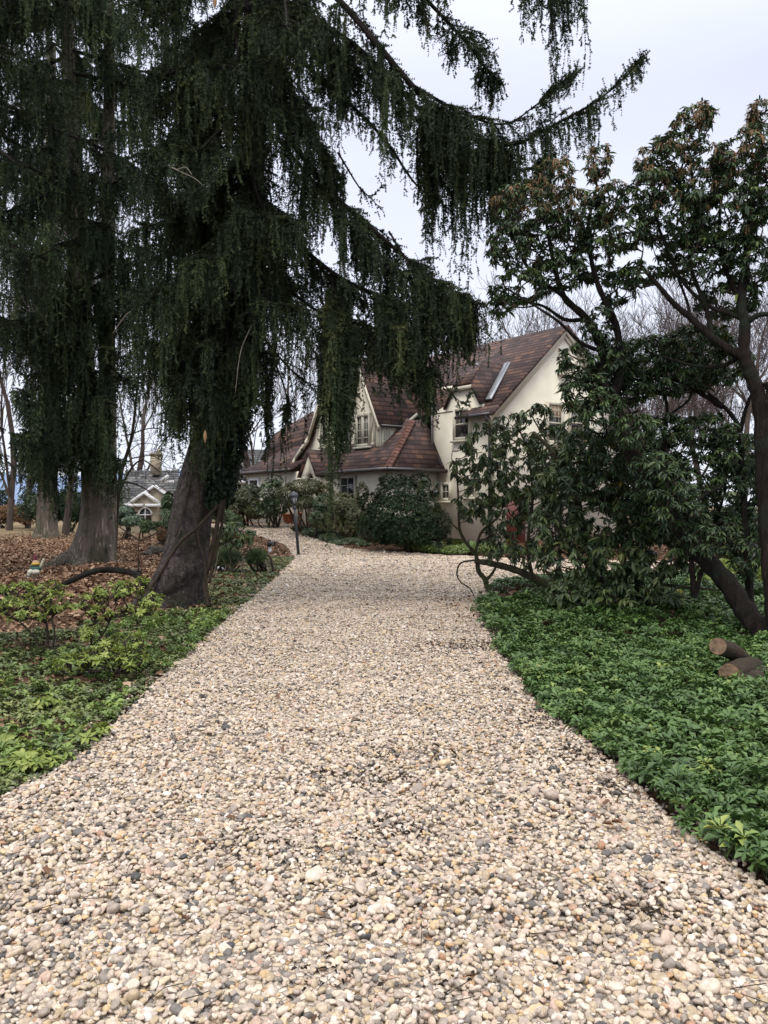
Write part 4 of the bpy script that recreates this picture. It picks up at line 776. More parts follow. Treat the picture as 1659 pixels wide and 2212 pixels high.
def spruce_limb(mbN, mbW, pts, hang, rng, dens=.95, sec=(.3, .9), size=.025, step=.023, rad=.05, tipup=True, hstart=.12, up=.0, rnd0=.45, k=3, bare=0.):
    """one limb: the wood, side branches in the horizontal plane, curtains of hanging twigs"""
    pts = A(pts, float); Ln = np.linalg.norm(np.diff(pts, axis=0), axis=1).sum(); m = max(12, int(Ln/.12))
    q, rr = spline(pts, np.linspace(rad, rad*.18, len(pts)), m); mbW.tubes(q[None], rr[None], 7)
    T = nrm(np.gradient(q, axis=0)); side = nrm(np.cross(T, A([0, 0, 1.])))
    hang_at = np.interp(np.linspace(0, 1, m), np.linspace(0, 1, len(hang)), hang)
    ns = int(Ln/.11*dens*2); tt = rng.uniform(hstart, 1, ns); i = (tt*(m-1)).astype(int); sg = rng.choice([-1., 1.], ns)
    sl = rng.uniform(*sec, ns)*(1-.55*np.abs(tt-.35)*1.1)*np.where(tt > .9, .6, 1); K = 6
    ph = rng.uniform(0, 6.28, 4); sd_ = tt*Ln; nz = np.where(sg > 0, np.sin(sd_*3.1+ph[0])+.7*np.sin(sd_*7.3+ph[1]), np.sin(sd_*2.7+ph[2])+.7*np.sin(sd_*6.7+ph[3]))
    kp = nz > -.75; tt, i, sg, sl, nz = tt[kp], i[kp], sg[kp], sl[kp]*(1+.22*nz[kp]), nz[kp]; ns = len(tt); clump = np.clip(1+.45*nz, .35, 1.8)
    d = nrm(side[i]*sg[:, None]+T[i]*rng.uniform(.5, 1.3, (ns, 1))+rng.normal(0, .15, (ns, 3))+A([0, 0, 1])*(up+.35*(tt[:, None]-.6)*tipup))
    tl = np.linspace(0, 1, K); droop = A([0, 0, -1.])*rng.uniform(.0, .55, (ns, 1, 1))*(1-.8*tt[:, None, None]*tipup)
    SP = q[i][:, None]+d[:, None]*(sl[:, None]*tl[None])[..., None]+droop*(sl[:, None]*tl[None]**2)[..., None]
    mbW.tubes(SP, np.linspace(.011, .003, K)[None]*np.ones((ns, 1)), 3)
    # needles along the side branches
    per = np.maximum(3, (sl/step).astype(int)); ids = np.repeat(np.arange(ns), per); u = (np.arange(per.sum())-np.repeat(np.cumsum(per)-per, per)+rng.random(per.sum()))/np.repeat(per, per)
    fi = u*(K-1-1e-4); j = fi.astype(int); fr = (fi-j)[:, None]; Pp = SP[ids, j]*(1-fr)+SP[ids, j+1]*fr; Tt = nrm(SP[ids, j+1]-SP[ids, j])
    sh = rng.normal(rnd0, .15, ns)+.10*nz
    kk = u > bare; brush(mbN, Pp[kk], Tt[kk], size, rng, k, np.clip(sh[ids][kk]+.15*u[kk], 0, 1))
    # short side twigs that make the flat sprays
    nt = (sl/.045*dens).astype(int)+1; ids = np.repeat(np.arange(ns), nt); u = rng.uniform(.15, 1, len(ids)); fi = u*(K-1-1e-4); j = fi.astype(int); fr = (fi-j)[:, None]
    b = SP[ids, j]*(1-fr)+SP[ids, j+1]*fr; Tt = nrm(SP[ids, j+1]-SP[ids, j]); sd = nrm(np.cross(Tt, A([0, 0, 1.])))*rng.choice([-1., 1.], len(ids))[:, None]
    dd = nrm(sd+Tt*.9+rng.normal(0, .25, sd.shape)+A([0, 0, .25])*(tt[ids][:, None]-.4)); tw = rng.uniform(.05, .16, len(ids)); K2 = 4
    TP = b[:, None]+dd[:, None]*(tw[:, None]*(np.arange(K2)+.5)/K2)[..., None]; brush(mbN, TP.reshape(-1, 3), np.repeat(dd, K2, 0), size*.95, rng, k, np.repeat(np.clip(sh[ids]+.12, 0, 1), K2))
    # curtains
    nh = (sl/.060*dens).astype(int)+1; ids = np.repeat(np.arange(ns), nh); u = rng.random(len(ids)); fi = u*(K-1-1e-4); j = fi.astype(int); fr = (fi-j)[:, None]
    b = SP[ids, j]*(1-fr)+SP[ids, j+1]*fr; hl = hang_at[i][ids]*rng.uniform(.25, 1.15, len(ids))*(1-.35*u)*(np.exp(rng.normal(0, .2, ns))*clump)[ids]
    out = d[ids]*rng.uniform(.0, .12, (len(ids), 1))+rng.normal(0, .03, (len(ids), 3)); ok = hl > .05
    strands(mbN, b[ok], hl[ok], out[ok], step, size, rng, k, np.clip(sh[ids][ok]+rng.normal(0, .06, ok.sum()), 0, 1))
    # limb's own needles near the tip
    kk = np.linspace(0, 1, m) > .55; brush(mbN, np.repeat(q[kk], 4, 0)+rng.normal(0, .01, (kk.sum()*4, 3)), np.repeat(T[kk], 4, 0), size*1.1, rng, k, np.full(kk.sum()*4, rnd0+.1))
def trunk(mb, prof, k=28, lob=.12, seed=1, flare=None, m=60):
    """prof: (point, radius) rows; the foot spreads into buttress roots"""
    rng = np.random.default_rng(seed); p, r_ = spline(A([a for a, _ in prof], float), A([b for _, b in prof], float), m); th = np.arange(k)/k*2*math.pi; ph = rng.uniform(0, 6.28, 6)
    z0 = p[:, 2].min(); hgt = p[:, 2]-z0; V = []
    for i in range(m):
        f = math.exp(-hgt[i]/.45); lobes = 1+lob*(.5*np.sin(3*th+ph[0]+hgt[i]*.2)+.35*np.sin(5*th+ph[1]+hgt[i]*.5)+.2*np.sin(9*th+ph[2]+hgt[i]*.9))+f*.22*np.maximum(0, np.sin(2.5*th+ph[3]))
        rr = r_[i]*lobes; V.append(p[i]+np.stack([rr*np.cos(th), rr*np.sin(th), 0*th], 1)+(A([[flare[0], flare[1], 0]])*f if flare else 0))
    V = np.vstack(V); q = A([[i*k+j, i*k+(j+1) % k, (i+1)*k+(j+1) % k, (i+1)*k+j] for i in range(m-1) for j in range(k)]); return mb.add(V, q, .5)
GRP_S = 'tall spruces on the left of the drive'
def px(rows, dY=0): return A([P(u, v, Y+dY) for u, v, Y in rows])
# --- main spruce
b0 = G(372, 1312); Y1 = 12.
sp1 = thing('spruce_tree', 'nearest huge weeping spruce with flared ivy-wrapped trunk beside the drive', 'spruce tree', b0, GRP_S)
prof = [((362, 1330), .50), ((373, 1290), .44), ((389, 1245), .37), (( 402, 1200), .33), ((408, 1150), .31), ((416, 1100), .30), ((425, 1050), .29), ((438, 1000), .285), ((480, 850), .26), ((512, 700), .235), ((538, 500), .21), ((546, 200), .18), ((552, -200), .14), ((556, -900), .06)]
mb = MB(); trunk(mb, [(P(u, v, Y1), r_) for (u, v), r_ in prof], lob=.10, seed=5, m=90)
mb.tube(px([(400, 1215, 11.75), (365, 1255, 11.7), (335, 1285, 11.7), (306, 1306, 11.6), (285, 1325, 11.5)]), [.26, .25, .20, .14, .08], 14, 14)
mb.build('trunk', M['sbark'], sp1, True)
rng = np.random.default_rng(101); nN, nW = MB(), MB()
def L1(rows, hang, **kw):
    rows = [(u, v, Y+1.5*float(smooth(880, 1080, u))*(v < 520)) for u, v, Y in rows]
    spruce_limb(nN, nW, px(rows), hang, rng, **kw)
# right-hand limbs, as they stand against the sky
L1([(548, -260, 12), (640, -100, 11.2), (760, 30, 10.5), (860, 150, 10.1), (940, 235, 9.9), (1020, 300, 9.7), (1110, 312, 9.6), (1200, 268, 9.5), (1300, 210, 9.4), (1392, 126, 9.3)], [.3, .5, .6, .6, .7, .85, .8, .5, .45, .14], sec=(.2, .65), rad=.05, dens=.9)
L1([(900, 190, 10), (1000, 245, 9.6), (1090, 268, 9.4), (1160, 225, 9.3), (1252, 152, 9.2)], [.3, .5, .6, .35, .1], sec=(.2, .5), rad=.025)
L1([(550, -420, 12), (760, -230, 10.8), (930, -120, 10.2), (1080, -80, 9.8), (1180, -60, 9.6), (1258, -52, 9.5)], [.3, .6, .5, .5, .8, .75], sec=(.2, .55), rad=.05)
L1([(550, -300, 12), (740, -160, 10.4), (860, -60, 10.0), (960, 40, 9.8), (1030, 120, 9.7), (1075, 185, 9.65)], [.3, .7, .5, .42, .35, .25], sec=(.2, .5), rad=.045)
L1([(548, -150, 12), (650, 10, 11.2), (780, 110, 10.8), (900, 230, 10.5), (1000, 320, 10.3), (1100, 372, 10.1), (1190, 345, 10)], [.4, .7, .5, .8, .9, .9, .5], sec=(.3, .8), rad=.05, dens=.9)
L1([(880, 240, 10.6), (960, 310, 10.4), (1050, 380, 10.2), (1130, 400, 10.1)], [.5, .9, .9, .6], sec=(.3, .7), rad=.025, dens=.8)
L1([(548, 20, 12), (650, 130, 11.4), (740, 210, 11.1), (830, 300, 10.9), (900, 400, 10.7), (970, 450, 10.6)], [.3, .5, .35, .35, .6, .9], sec=(.12, .35), rad=.04, dens=.6)
L1([(546, -60, 12), (630, 20, 11.3), (700, 90, 10.8), (760, 150, 10.5)], [.5, .9, .9, .5], sec=(.25, .7), rad=.035)
L1([(546, 90, 12), (620, 190, 11.4), (680, 300, 11.1), (730, 380, 11)], [.4, .6, .6, .5], sec=(.2, .5), rad=.035)
L1([(546, 190, 12), (640, 320, 11.4), (720, 420, 11), (800, 490, 10.8), (880, 560, 10.7), (960, 620, 10.6), (1040, 660, 10.5)], [.4, .6, .6, .7, .8, .7, .4], sec=(.3, .8), rad=.05, dens=.95)
L1([(600, 300, 11.6), (700, 420, 11.2), (790, 520, 11), (880, 600, 10.8), (960, 650, 10.7), (1030, 690, 10.7)], [.5, .7, .8, .9, .7, .5], sec=(.3, .8), rad=.03, dens=.8)
L1([(540, 380, 12), (620, 500, 11.4), (720, 590, 11), (820, 640, 10.8), (920, 680, 10.7), (1000, 710, 10.6)], [.4, .7, .8, .8, .7, .4], sec=(.3, .8), rad=.045, dens=.9)
L1([(535, 500, 12), (610, 610, 11.5), (700, 680, 11.2), (780, 700, 11.1), (850, 720, 11)], [.4, .8, .9, .7, .6], sec=(.2, .5), rad=.035, dens=.7)
# the curtains that hang in front of the house, one bough each
L1([(690, 640, 11), (725, 720, 10.8), (745, 790, 10.8)], [.95, 1.1, .95], sec=(.12, .42), rad=.02, dens=3.2)
L1([(715, 600, 10.9), (740, 690, 10.7), (752, 740, 10.7)], [.7, .8, .8], sec=(.12, .36), rad=.02, dens=2.5)
L1([(770, 680, 11), (810, 745, 10.8), (850, 775, 10.8)], [.65, .65, .62], sec=(.15, .42), rad=.02, dens=3)
L1([(865, 720, 11), (900, 785, 10.8), (925, 800, 10.8)], [.6, .72, .65], sec=(.12, .34), rad=.02, dens=2.8)
L1([(800, 640, 10.9), (860, 700, 10.7), (900, 730, 10.7)], [.6, .6, .5], sec=(.12, .40), rad=.02, dens=2.2)
L1([(930, 640, 10.9), (980, 690, 10.8), (1020, 710, 10.8)], [.5, .5, .4], sec=(.15, .45), rad=.02, dens=1.8)
L1([(540, 600, 12), (570, 780, 11.9), (580, 880, 11.9)], [.9, 1.2, 1.2], sec=(.08, .22), rad=.018, dens=.9)
L1([(560, 700, 12), (612, 830, 11.7), (622, 890, 11.7)], [.6, .75, .5], sec=(.08, .25), rad=.018, dens=.9)
L1([(520, 640, 12), (570, 730, 11.7), (630, 800, 11.5), (690, 850, 11.3)], [.5, 1.0, 1.0, .7], sec=(.1, .35), rad=.025, dens=.45)
L1([(640, 700, 12), (690, 780, 12), (700, 830, 12)], [.5, .7, .5], sec=(.1, .3), rad=.016, dens=.5)
L1([(900, 720, 10.8), (960, 830, 10.6), (1000, 870, 10.5), (1015, 850, 10.5)], [.3, .2, .06, .03], sec=(.08, .2), rad=.012, dens=.6)
L1([(730, 330, 11), (790, 420, 10.7), (830, 400, 10.6)], [.4, .3, .05], sec=(.1, .3), rad=.015, dens=.5)
L1([(840, 500, 10.6), (900, 590, 10.5), (930, 560, 10.5)], [.3, .2, .05], sec=(.1, .3), rad=.015, dens=.5)
# limbs toward the viewer, and left
for (u, v, Y, e) in [(548, -330, 12, (430, -120, 9.2)), (548, -180, 12, (620, 60, 9)), (548, -60, 12, (480, 150, 9.4)), (546, 60, 12, (640, 250, 9.6)), (544, 160, 12, (420, 330, 9.7)), (540, 300, 12, (580, 470, 9.9)),
                     (536, 400, 12, (450, 560, 10)), (520, 520, 12, (620, 660, 10.1)), (505, 640, 12, (470, 740, 10.4)), (500, 700, 12, (420, 800, 10.5)), (490, 740, 12, (520, 830, 10.7)),
                     (548, -400, 12, (330, -200, 10)), (548, -250, 12, (320, 0, 10.2)), (548, -60, 12, (300, 180, 10.5)), (546, 110, 12, (280, 340, 10.8)), (540, 280, 12, (290, 500, 11)), (530, 450, 12, (300, 640, 11)), (505, 620, 12, (310, 740, 11)),
                     (546, 0, 12, (380, 120, 14.5)), (540, 340, 12, (390, 470, 14.5)), (525, 480, 12, (640, 620, 14.2)), (510, 620, 12, (400, 740, 14))]:
    m1 = ((u*2+e[0])/3+rng.normal(0, 12), (v*2+e[1])/3+25, (Y*2+e[2])/3); m2 = ((u+e[0]*2)/3+rng.normal(0, 12), (v+e[1]*2)/3+38, (Y+e[2]*2)/3)
    spruce_limb(nN, nW, px([(u, v, Y), m1, m2, e]), [.35, .6, .75, .4], rng, sec=(.3, .85), rad=.04, rnd0=.45)
for i in range(9):
    v = rng.uniform(-350, 700); u = np.interp(v, [-350, 200, 500, 700], [550, 546, 538, 512]); ln = rng.uniform(90, 250); dy = rng.uniform(-2.4, 2.0); e = (u-ln, v+rng.uniform(90, 190), 12+dy)
    m1 = (u-ln*.35+rng.normal(0, 10), v+rng.uniform(30, 70), 12+dy*.35); m2 = (u-ln*.7+rng.normal(0, 10), v+rng.uniform(90, 150), 12+dy*.7)
    spruce_limb(nN, nW, px([(u, v, 12), m1, m2, e]), [.4, .8, .9, .5], rng, sec=(.3, .9), rad=.035, rnd0=rng.uniform(.35, .55))
# low front sprays that hang before the trunk
for rows, hg in [([(480, 760, 11.8), (440, 800, 11.2), (400, 850, 10.9), (360, 880, 10.8)], [.4, .8, .7, .3]), ([(470, 800, 11.8), (430, 850, 11.3), (410, 890, 11.1)], [.5, .8, .5]), ([(480, 780, 11.7), (470, 850, 11.2), (455, 900, 11.0)], [.5, .6, .45]), ([(460, 780, 12), (390, 800, 12.2), (340, 790, 12.4)], [.5, .7, .3])]:
    L1(rows, hg, sec=(.15, .5), rad=.02, dens=1.2, rnd0=.45)
nN.build('crown', M['spruce'], sp1); nW.build('branches', M['lwood'], sp1, True)
print('spruce1 tris', nN.n//3)
# pale dead twigs and cones
mb = MB()
for rows in [[(372, 362, 9.5), (392, 372, 9.4), (420, 385, 9.3), (440, 402, 9.3)], [(384, 366, 9.4), (402, 362, 9.4), (415, 378, 9.3)], [(245, 720, 11), (265, 690, 10.9), (285, 672, 10.8), (330, 668, 10.8), (352, 672, 10.7)], [(320, 668, 10.8), (325, 690, 10.8)], [(545, 700, 10.5), (520, 760, 10.4), (508, 850, 10.3)], [(725, 840, 10.6), (770, 870, 10.5), (790, 900, 10.4)]]:
    mb.tube(px(rows), np.linspace(.010, .003, len(rows)), 5, 14)
split_build(mb, 'dead_twig', 'deadtwig', sp1)
for (u, v, Y, lab) in ((443, 943, 10.6, 'long tan cone hanging before the ivy-wrapped trunk'), (464, 4, 9.2, 'cone hanging high in the spruce at the top edge')):
    mb = MB(); c = P(u, v, Y)
    mb.lathe(c, [(.004, .085)]+[(.021*math.sin(math.pi*min(.97, .1+.85*i/11))+(.005 if i % 2 else 0), .075-.0135*i) for i in range(12)]+[(.003, -.085)], 10)
    o = mb.build('cone', flat('spruce_cone', (.34, .20, .10), .8, .3, noise=.4, nscale=60), sp1); o['label'] = lab
# --- the other spruces
def spruce(label, base, prof, levels, ext, Yc, seed, dens, size, step, mat, bark, hang=.8, lim_n=3, dirs=None, flare=None, lob=.12, vmaxfun=None, k=3):
    rng = np.random.default_rng(seed); t_ = thing('spruce_tree', label, 'spruce tree', base, GRP_S); mb = MB()
    for pr in prof: trunk(mb, [(P(u, v, Yc), r_) for (u, v), r_ in pr], lob=lob, seed=seed, flare=flare)
    mb.build('trunk', M[bark], t_, True); n1, n2 = MB(), MB(); mpx = F/Yc
    main = prof[0]; us = [a[0] for a, _ in main][::-1]; vs = [a[1] for a, _ in main][::-1]
    for lv in levels:
        for q in range(lim_n if lv < 560 else int(lim_n*2.7)):
            az = rng.uniform(0, 6.28) if dirs is None else rng.choice(dirs)+rng.normal(0, .5); ln = ext*rng.uniform(.65, 1.1)*(1 if lv < 560 else .5 if lv < 720 else .33)
            v = lv+rng.normal(0, 20); u = np.interp(v, vs, us); p0 = P(u, v, Yc); o = A([math.cos(az), math.sin(az), 0])
            if lv >= 560:
                az = -1.8+rng.normal(0, .75); o = A([math.cos(az), math.sin(az), 0]); pr_ = prof[rng.integers(len(prof))]; p0 = P(np.interp(v, [a[1] for a, _ in pr_][::-1], [a[0] for a, _ in pr_][::-1]), v, Yc)
            sag = rng.uniform(.22, .42)
            pts = [p0, p0+o*ln*.33-A([0, 0, ln*sag*.45]), p0+o*ln*.68-A([0, 0, ln*sag*.95]), p0+o*ln-A([0, 0, ln*sag*.85])]
            spruce_limb(n1, n2, pts, [hang*.5, hang, hang*1.1, hang*.5], rng, sec=(.3, .95), rad=.05, dens=dens, size=size, step=step, rnd0=rng.uniform(.3, .6), k=k)
    n1.build('crown', M[mat], t_); n2.build('branches', M['lwood'], t_, True); print(label, n1.n//3); return t_
b2 = G(185, 1222)
spruce('second spruce with a broad pale twin trunk and spreading roots, behind the gnome', b2,
       [[((172, 1228), .62), ((190, 1185), .44), ((198, 1140), .34), ((202, 1080), .30), ((198, 1000), .28), ((190, 900), .26), ((180, 750), .22), ((170, 500), .2), ((150, 200), .17), ((140, -300), .1)],
        [((216, 1226), .40), ((220, 1180), .33), ((224, 1120), .29), ((226, 1040), .27), ((228, 960), .25), ((230, 850), .21), ((232, 600), .17), ((236, 200), .13), ((240, -300), .05)]],
       range(-260, 980, 80), 4.2, 20., 201, .55, .034, .038, 'spruce2', 'gbark', hang=1.0, lim_n=3, lob=.13)
mb = MB(); par = bpy.data.objects['spruce_tree.001']
for rows, rd in [([(150, 1205, 19.6), (125, 1215, 19.3), (100, 1226, 19), (85, 1232, 18.8)], [.2, .13, .08, .03]), ([(185, 1212, 19.4), (165, 1222, 19), (150, 1228, 18.8)], [.12, .08, .03]), ([(240, 1180, 19.8), (243, 1215, 19.5), (250, 1226, 19.3)], [.1, .09, .04])]: mb.tube(px(rows), rd, 9, 12)
mb.build('root', M['gbark'], par, True)
b3 = G(102, 1158)
spruce('farthest spruce, its grey trunk standing on the tan lawn at left', b3, [[((101, 1166), .62), ((102, 1140), .47), ((103, 1100), .44), ((104, 1060), .42), ((106, 900), .38), ((108, 600), .3), ((110, 100), .2)]],
       range(-100, 1010, 95), 5.0, 37., 301, .36, .062, .085, 'spruce2', 'gbark', hang=1.5, lim_n=3)
spruce('spruce whose needles fill the left frame edge, trunk hidden in its own boughs', P(-60, 1220, 17.), [[((-60, 1225), .4), ((-58, 1100), .3), ((-50, 700), .24), ((-45, 200), .18), ((-40, -400), .1)]],
       range(-350, 1000, 110), 3.2, 17., 401, .55, .032, .036, 'spruce', 'sbark', hang=.9, lim_n=3)
# --- ivy and vines on the main trunk
rng = np.random.default_rng(31); T, Fc = leaf_tpl(1, .85, .15, .15, 4, 'ovate', .2)
iv = thing('ivy', 'dark glossy ivy clinging to the right side of the big spruce trunk', 'ivy', P(500, 1050, 12)); mb = MB()
cen = px([(468, 1080, 11.85), (480, 1040, 11.85), (488, 980, 11.85), (498, 920, 11.85), (508, 860, 11.9), (522, 780, 11.9), (535, 680, 11.95), (543, 560, 12), (548, 400, 12), (550, 200, 12)]); rd = A([.13, .22, .27, .30, .29, .26, .25, .26, .26, .22])
q, rr = spline(cen, rd, 60); n = 15000; i = rng.integers(0, 60, n); o = nrm(rng.normal(0, 1, (n, 3))*A([1, 1, .8])); o[:, 1] -= .2
Pp = q[i]+nrm(o)*(rr[i]*rng.uniform(.6, 1.08, n)*(1+.2*np.sin(i*1.3)))[:, None]+A([0, 0, 1.])*rng.uniform(-.12, .12, n)[:, None]
Dn = nrm(o*.6+A([0, 0, -1.])*rng.uniform(.4, 1.4, n)[:, None]+rng.normal(0, .3, (n, 3))); place(T, Fc, Pp, Dn, nrm(o), rng.uniform(.04, .085, n), rng.random(n), mb)
mb.build('leaves', M['ivy'], iv)
mb = MB()
for rows, r_ in [([(480, 1080, 11.7), (470, 1130, 11.66), (455, 1200, 11.64), (443, 1262, 11.6), (452, 1310, 11.5)], .035), ([(472, 1090, 11.68), (450, 1115, 11.62), (420, 1145, 11.6), (395, 1165, 11.58), (372, 1195, 11.58), (350, 1232, 11.5), (322, 1275, 11.4)], .026),
                 ([(424, 1010, 11.7), (430, 1050, 11.66), (428, 1090, 11.63), (425, 1130, 11.6), (432, 1180, 11.58), (440, 1200, 11.58), (445, 1240, 11.56), (452, 1300, 11.5)], .013), ([(456, 1140, 11.63), (460, 1170, 11.62), (440, 1200, 11.58)], .011), ([(418, 1010, 11.72), (405, 1070, 11.68), (392, 1120, 11.66), (378, 1160, 11.62)], .012),
                 ([(486, 1075, 11.75), (478, 1140, 11.7), (462, 1210, 11.66), (452, 1260, 11.6)], .022)]: mb.tube(px(rows), r_, 7, 30)
mb.build('vine', barkmat('vine_bark', (.02, .016, .012), (.085, .062, .042), 30, .3, .6, dist=.01), iv, True)
# --- bare trees
def bare_tree(label, u, vb, Y, hgt, seed, spread=.6, r0=.22, depth=6, grp='bare winter trees behind the garden', lean=0., fork=None, nf=3, thin=1.):
    rr = random.Random(seed); base = P(u, vb, Y); base[2] = float(terrain(base[0], base[1]))-.1; t_ = thing('bare_tree', label, 'bare tree', base, grp)
    W_, Tw = {}, {}
    def grow(p, d, ln, r_, dep):
        n = 5; pts = [p]; q = p; dd = d
        for i in range(n-1):
            dd = nrm(dd+A([rr.gauss(0, .10), rr.gauss(0, .10), .05+rr.gauss(0, .06)])); q = q+dd*ln/(n-1); pts.append(q)
        r1 = r_*.68; (W_ if dep > 2 else Tw).setdefault(dep, []).append((A(pts), np.linspace(r_, r1, n)))
        if dep == 0: return
        kids = nf if dep < depth-0 else 3
        for k in range(kids):
            f = 1 if k == 0 else rr.uniform(.35, 1); j = min(n-1, int(f*(n-1))); a = rr.uniform(0, 6.28); s_ = rr.uniform(.3, 1)*spread*(1 if k else .5)
            ref = nrm(np.cross(dd, A([.3, .2, 1.]))); r2 = np.cross(dd, ref); nd = nrm(dd+(ref*math.cos(a)+r2*math.sin(a))*s_*1.6+A([0, 0, .12]))
            grow(pts[j], nd, ln*rr.uniform(.62, .86), r1*(.82 if k == 0 else rr.uniform(.45, .7)), dep-1)
    grow(base, nrm(A([lean, 0, 1.])), hgt*.30, r0, depth)
    mb = MB()
    for dep, ls in W_.items(): mb.tubes(A([a for a, _ in ls]), A([b for _, b in ls]), 7)
    mb.build('trunk', M['fbark'], t_, True); mb = MB()
    for dep, ls in Tw.items(): mb.tubes(A([a for a, _ in ls]), np.maximum(A([b for _, b in ls])*thin, .004+.00013*Y), 3)
    mb.build('crown', M['baretwig'], t_)
k_ = 0
for (u, vb, Y, h, r0, lab, sd) in [
    (1000, 1150, 44, 13, .2, 'bare tree behind the house ridge, left of the gable peak', .5), (1140, 1150, 40, 13, .22, 'many-stemmed bare tree directly behind the gable peak', .45), (1270, 1150, 46, 15, .22, 'bare tree rising right of the gable peak', .5),
    (1400, 1150, 38, 13, .2, 'bare tree seen through the middle of the right-hand crowns', .5), (1520, 1150, 44, 15, .2, 'bare tree seen between the twisted trunk and the right trunk', .5), (1600, 1150, 34, 13, .2, 'bare tree close behind the rightmost trunk', .5), (1690, 1150, 40, 15, .22, 'bare tree at the right frame edge', .5), (1450, 1150, 55, 17, .25, 'farthest bare tree in the right-hand thicket', .5), (1340, 1150, 32, 8, .12, 'small bare tree right of the house corner', .55)]:
    k_ += 1; bare_tree(lab, u, vb, Y, h, 60+k_, sd+.25, r0, 7, thin=.8)
for (u, vb, Y, h, r0, lab) in [(20, 1150, 48, 26, .2, 'bare tree with a straight dark trunk at the left edge'), (60, 1150, 52, 27, .2, 'bare tree with forked trunk in the upper left sky gap'), (140, 1150, 40, 19, .2, 'bare tree behind the second spruce'), (245, 1150, 34, 18, .14, 'slim bare tree between the second spruce and the distant gables'),
                              (290, 1150, 66, 22, .32, 'bare tree behind the grey-roofed house ridge'), (545, 1150, 46, 18, .26, 'bare tree with a straight pale trunk left of the cream house'), (640, 1150, 44, 15, .16, 'bare tree behind the left wing of the cream house')]:
    k_ += 1; bare_tree(lab, u, vb, Y, h, 60+k_, .5, r0, 6)
# dark multi-stem tree by the second spruce with low crossing boughs
t_ = thing('bare_tree', 'dark slim tree right of the second spruce with low limbs crossing the distant roof', 'bare tree', G(243, 1180)); mb = MB()
for rows, r_ in [([(246, 1190, 22), (252, 1100, 22), (262, 1020, 22), (285, 940, 22), (300, 800, 22)], .09), ([(258, 1060, 22), (285, 1010, 21.8), (310, 995, 21.6), (345, 1020, 21.5)], .035), ([(252, 1040, 22), (290, 1045, 21.7), (325, 1062, 21.5)], .04), ([(285, 990, 22), (330, 985, 21.6), (370, 1010, 21.4)], .02), ([(310, 995, 21.6), (315, 1030, 21.5), (312, 1050, 21.4)], .012), ([(275, 940, 22), (330, 925, 21.8), (380, 940, 21.6), (400, 960, 21.4)], .02), ([(292, 1020, 21.8), (300, 1060, 21.7)], .01),
                 ([(270, 985, 22), (300, 960, 22), (340, 962, 22), (372, 985, 22)], .014), ([(250, 1080, 22), (270, 1075, 22), (300, 1100, 22), (340, 1115, 22)], .014)]: mb.tube(px(rows), np.linspace(r_, r_*.3, len(rows)), 6, 18)
mb.build('trunk', M['twig'], t_, True); rg = np.random.default_rng(8); PT = []
for _ in range(90):
    p = P(rg.uniform(255, 410), rg.uniform(930, 1060), rg.uniform(21.3, 22.2)); d = nrm(rg.normal(0, 1, 3)*A([1, .5, .6])); PT.append(np.stack([p+d*.25*i+rg.normal(0, .02, 3) for i in range(4)]))
mb = MB(); mb.tubes(A(PT), np.linspace(.008, .003, 4)[None]*np.ones((90, 1)), 3); mb.build('crown', M['twig'], t_)
# fallen arched branch
mb = MB(); q, r_ = spline(px([(106, 1276, 11.6), (150, 1256, 12.0), (200, 1235, 12.5), (232, 1231, 12.7), (275, 1235, 12.6), (300, 1247, 12.4), (322, 1264, 12.2)]), A([.035, .042, .048, .05, .048, .044, .048]), 40); mb.tubes(q[None], r_[None], 9, cap=True)
tag(mb.build('fallen_branch', M['pbark'], None, True), 'thick dark fallen branch arching over the leaves towards the big trunk', 'branch')
mb = MB()
for rows in [[(296, 1275, 13), (298, 1230, 13), (300, 1170, 13), (302, 1150, 13)], [(302, 1168, 13), (275, 1150, 13), (245, 1130, 13)], [(302, 1168, 13), (330, 1155, 13), (350, 1145, 13)], [(298, 1235, 13), (302, 1210, 13)]]: mb.tube(px(rows), [.018]+[.010]*(len(rows)-1), 6, 10)
tag(mb.build('dead_sapling', M['twig'], None), 'thin leafless forked sapling standing behind the fallen branch', 'sapling')
# ------------------------------------------------------------------ broadleaf shrubs and small trees
def attach(stems, tips, rng, r_tip=.004, r_base=.011, K=6, sag=.0):
    """joins every tip to the nearest point of the growing wood; returns twig lines"""
    nodes = np.vstack([s for s, _ in stems]); lines = []; dirs = np.zeros((len(tips), 3))
    d0 = ((tips[:, None]-nodes[None, ::2])**2).sum(2).min(1); order = np.argsort(d0)
    N_ = np.empty((len(nodes)+len(tips)*K, 3)); N_[:len(nodes)] = nodes; c = len(nodes)
    for i in order:
        t = tips[i]; dv = N_[:c]-t; w_ = (dv**2).sum(1)+np.maximum(0, dv[:, 2]+.05)*1.5; j = w_.argmin(); b = N_[j].copy(); L_ = np.linalg.norm(t-b)
        f = np.linspace(0, 1, K)[:, None]; bend = rng.normal(0, .10*L_, 3); pt = b+(t-b)*f+bend*np.sin(f*math.pi)+A([0, 0, -sag*L_])*np.sin(f*math.pi)
        lines.append(pt); N_[c:c+K-1] = pt[1:]; c += K-1; dirs[i] = nrm(pt[-1]-pt[-2])
    return A(lines), dirs
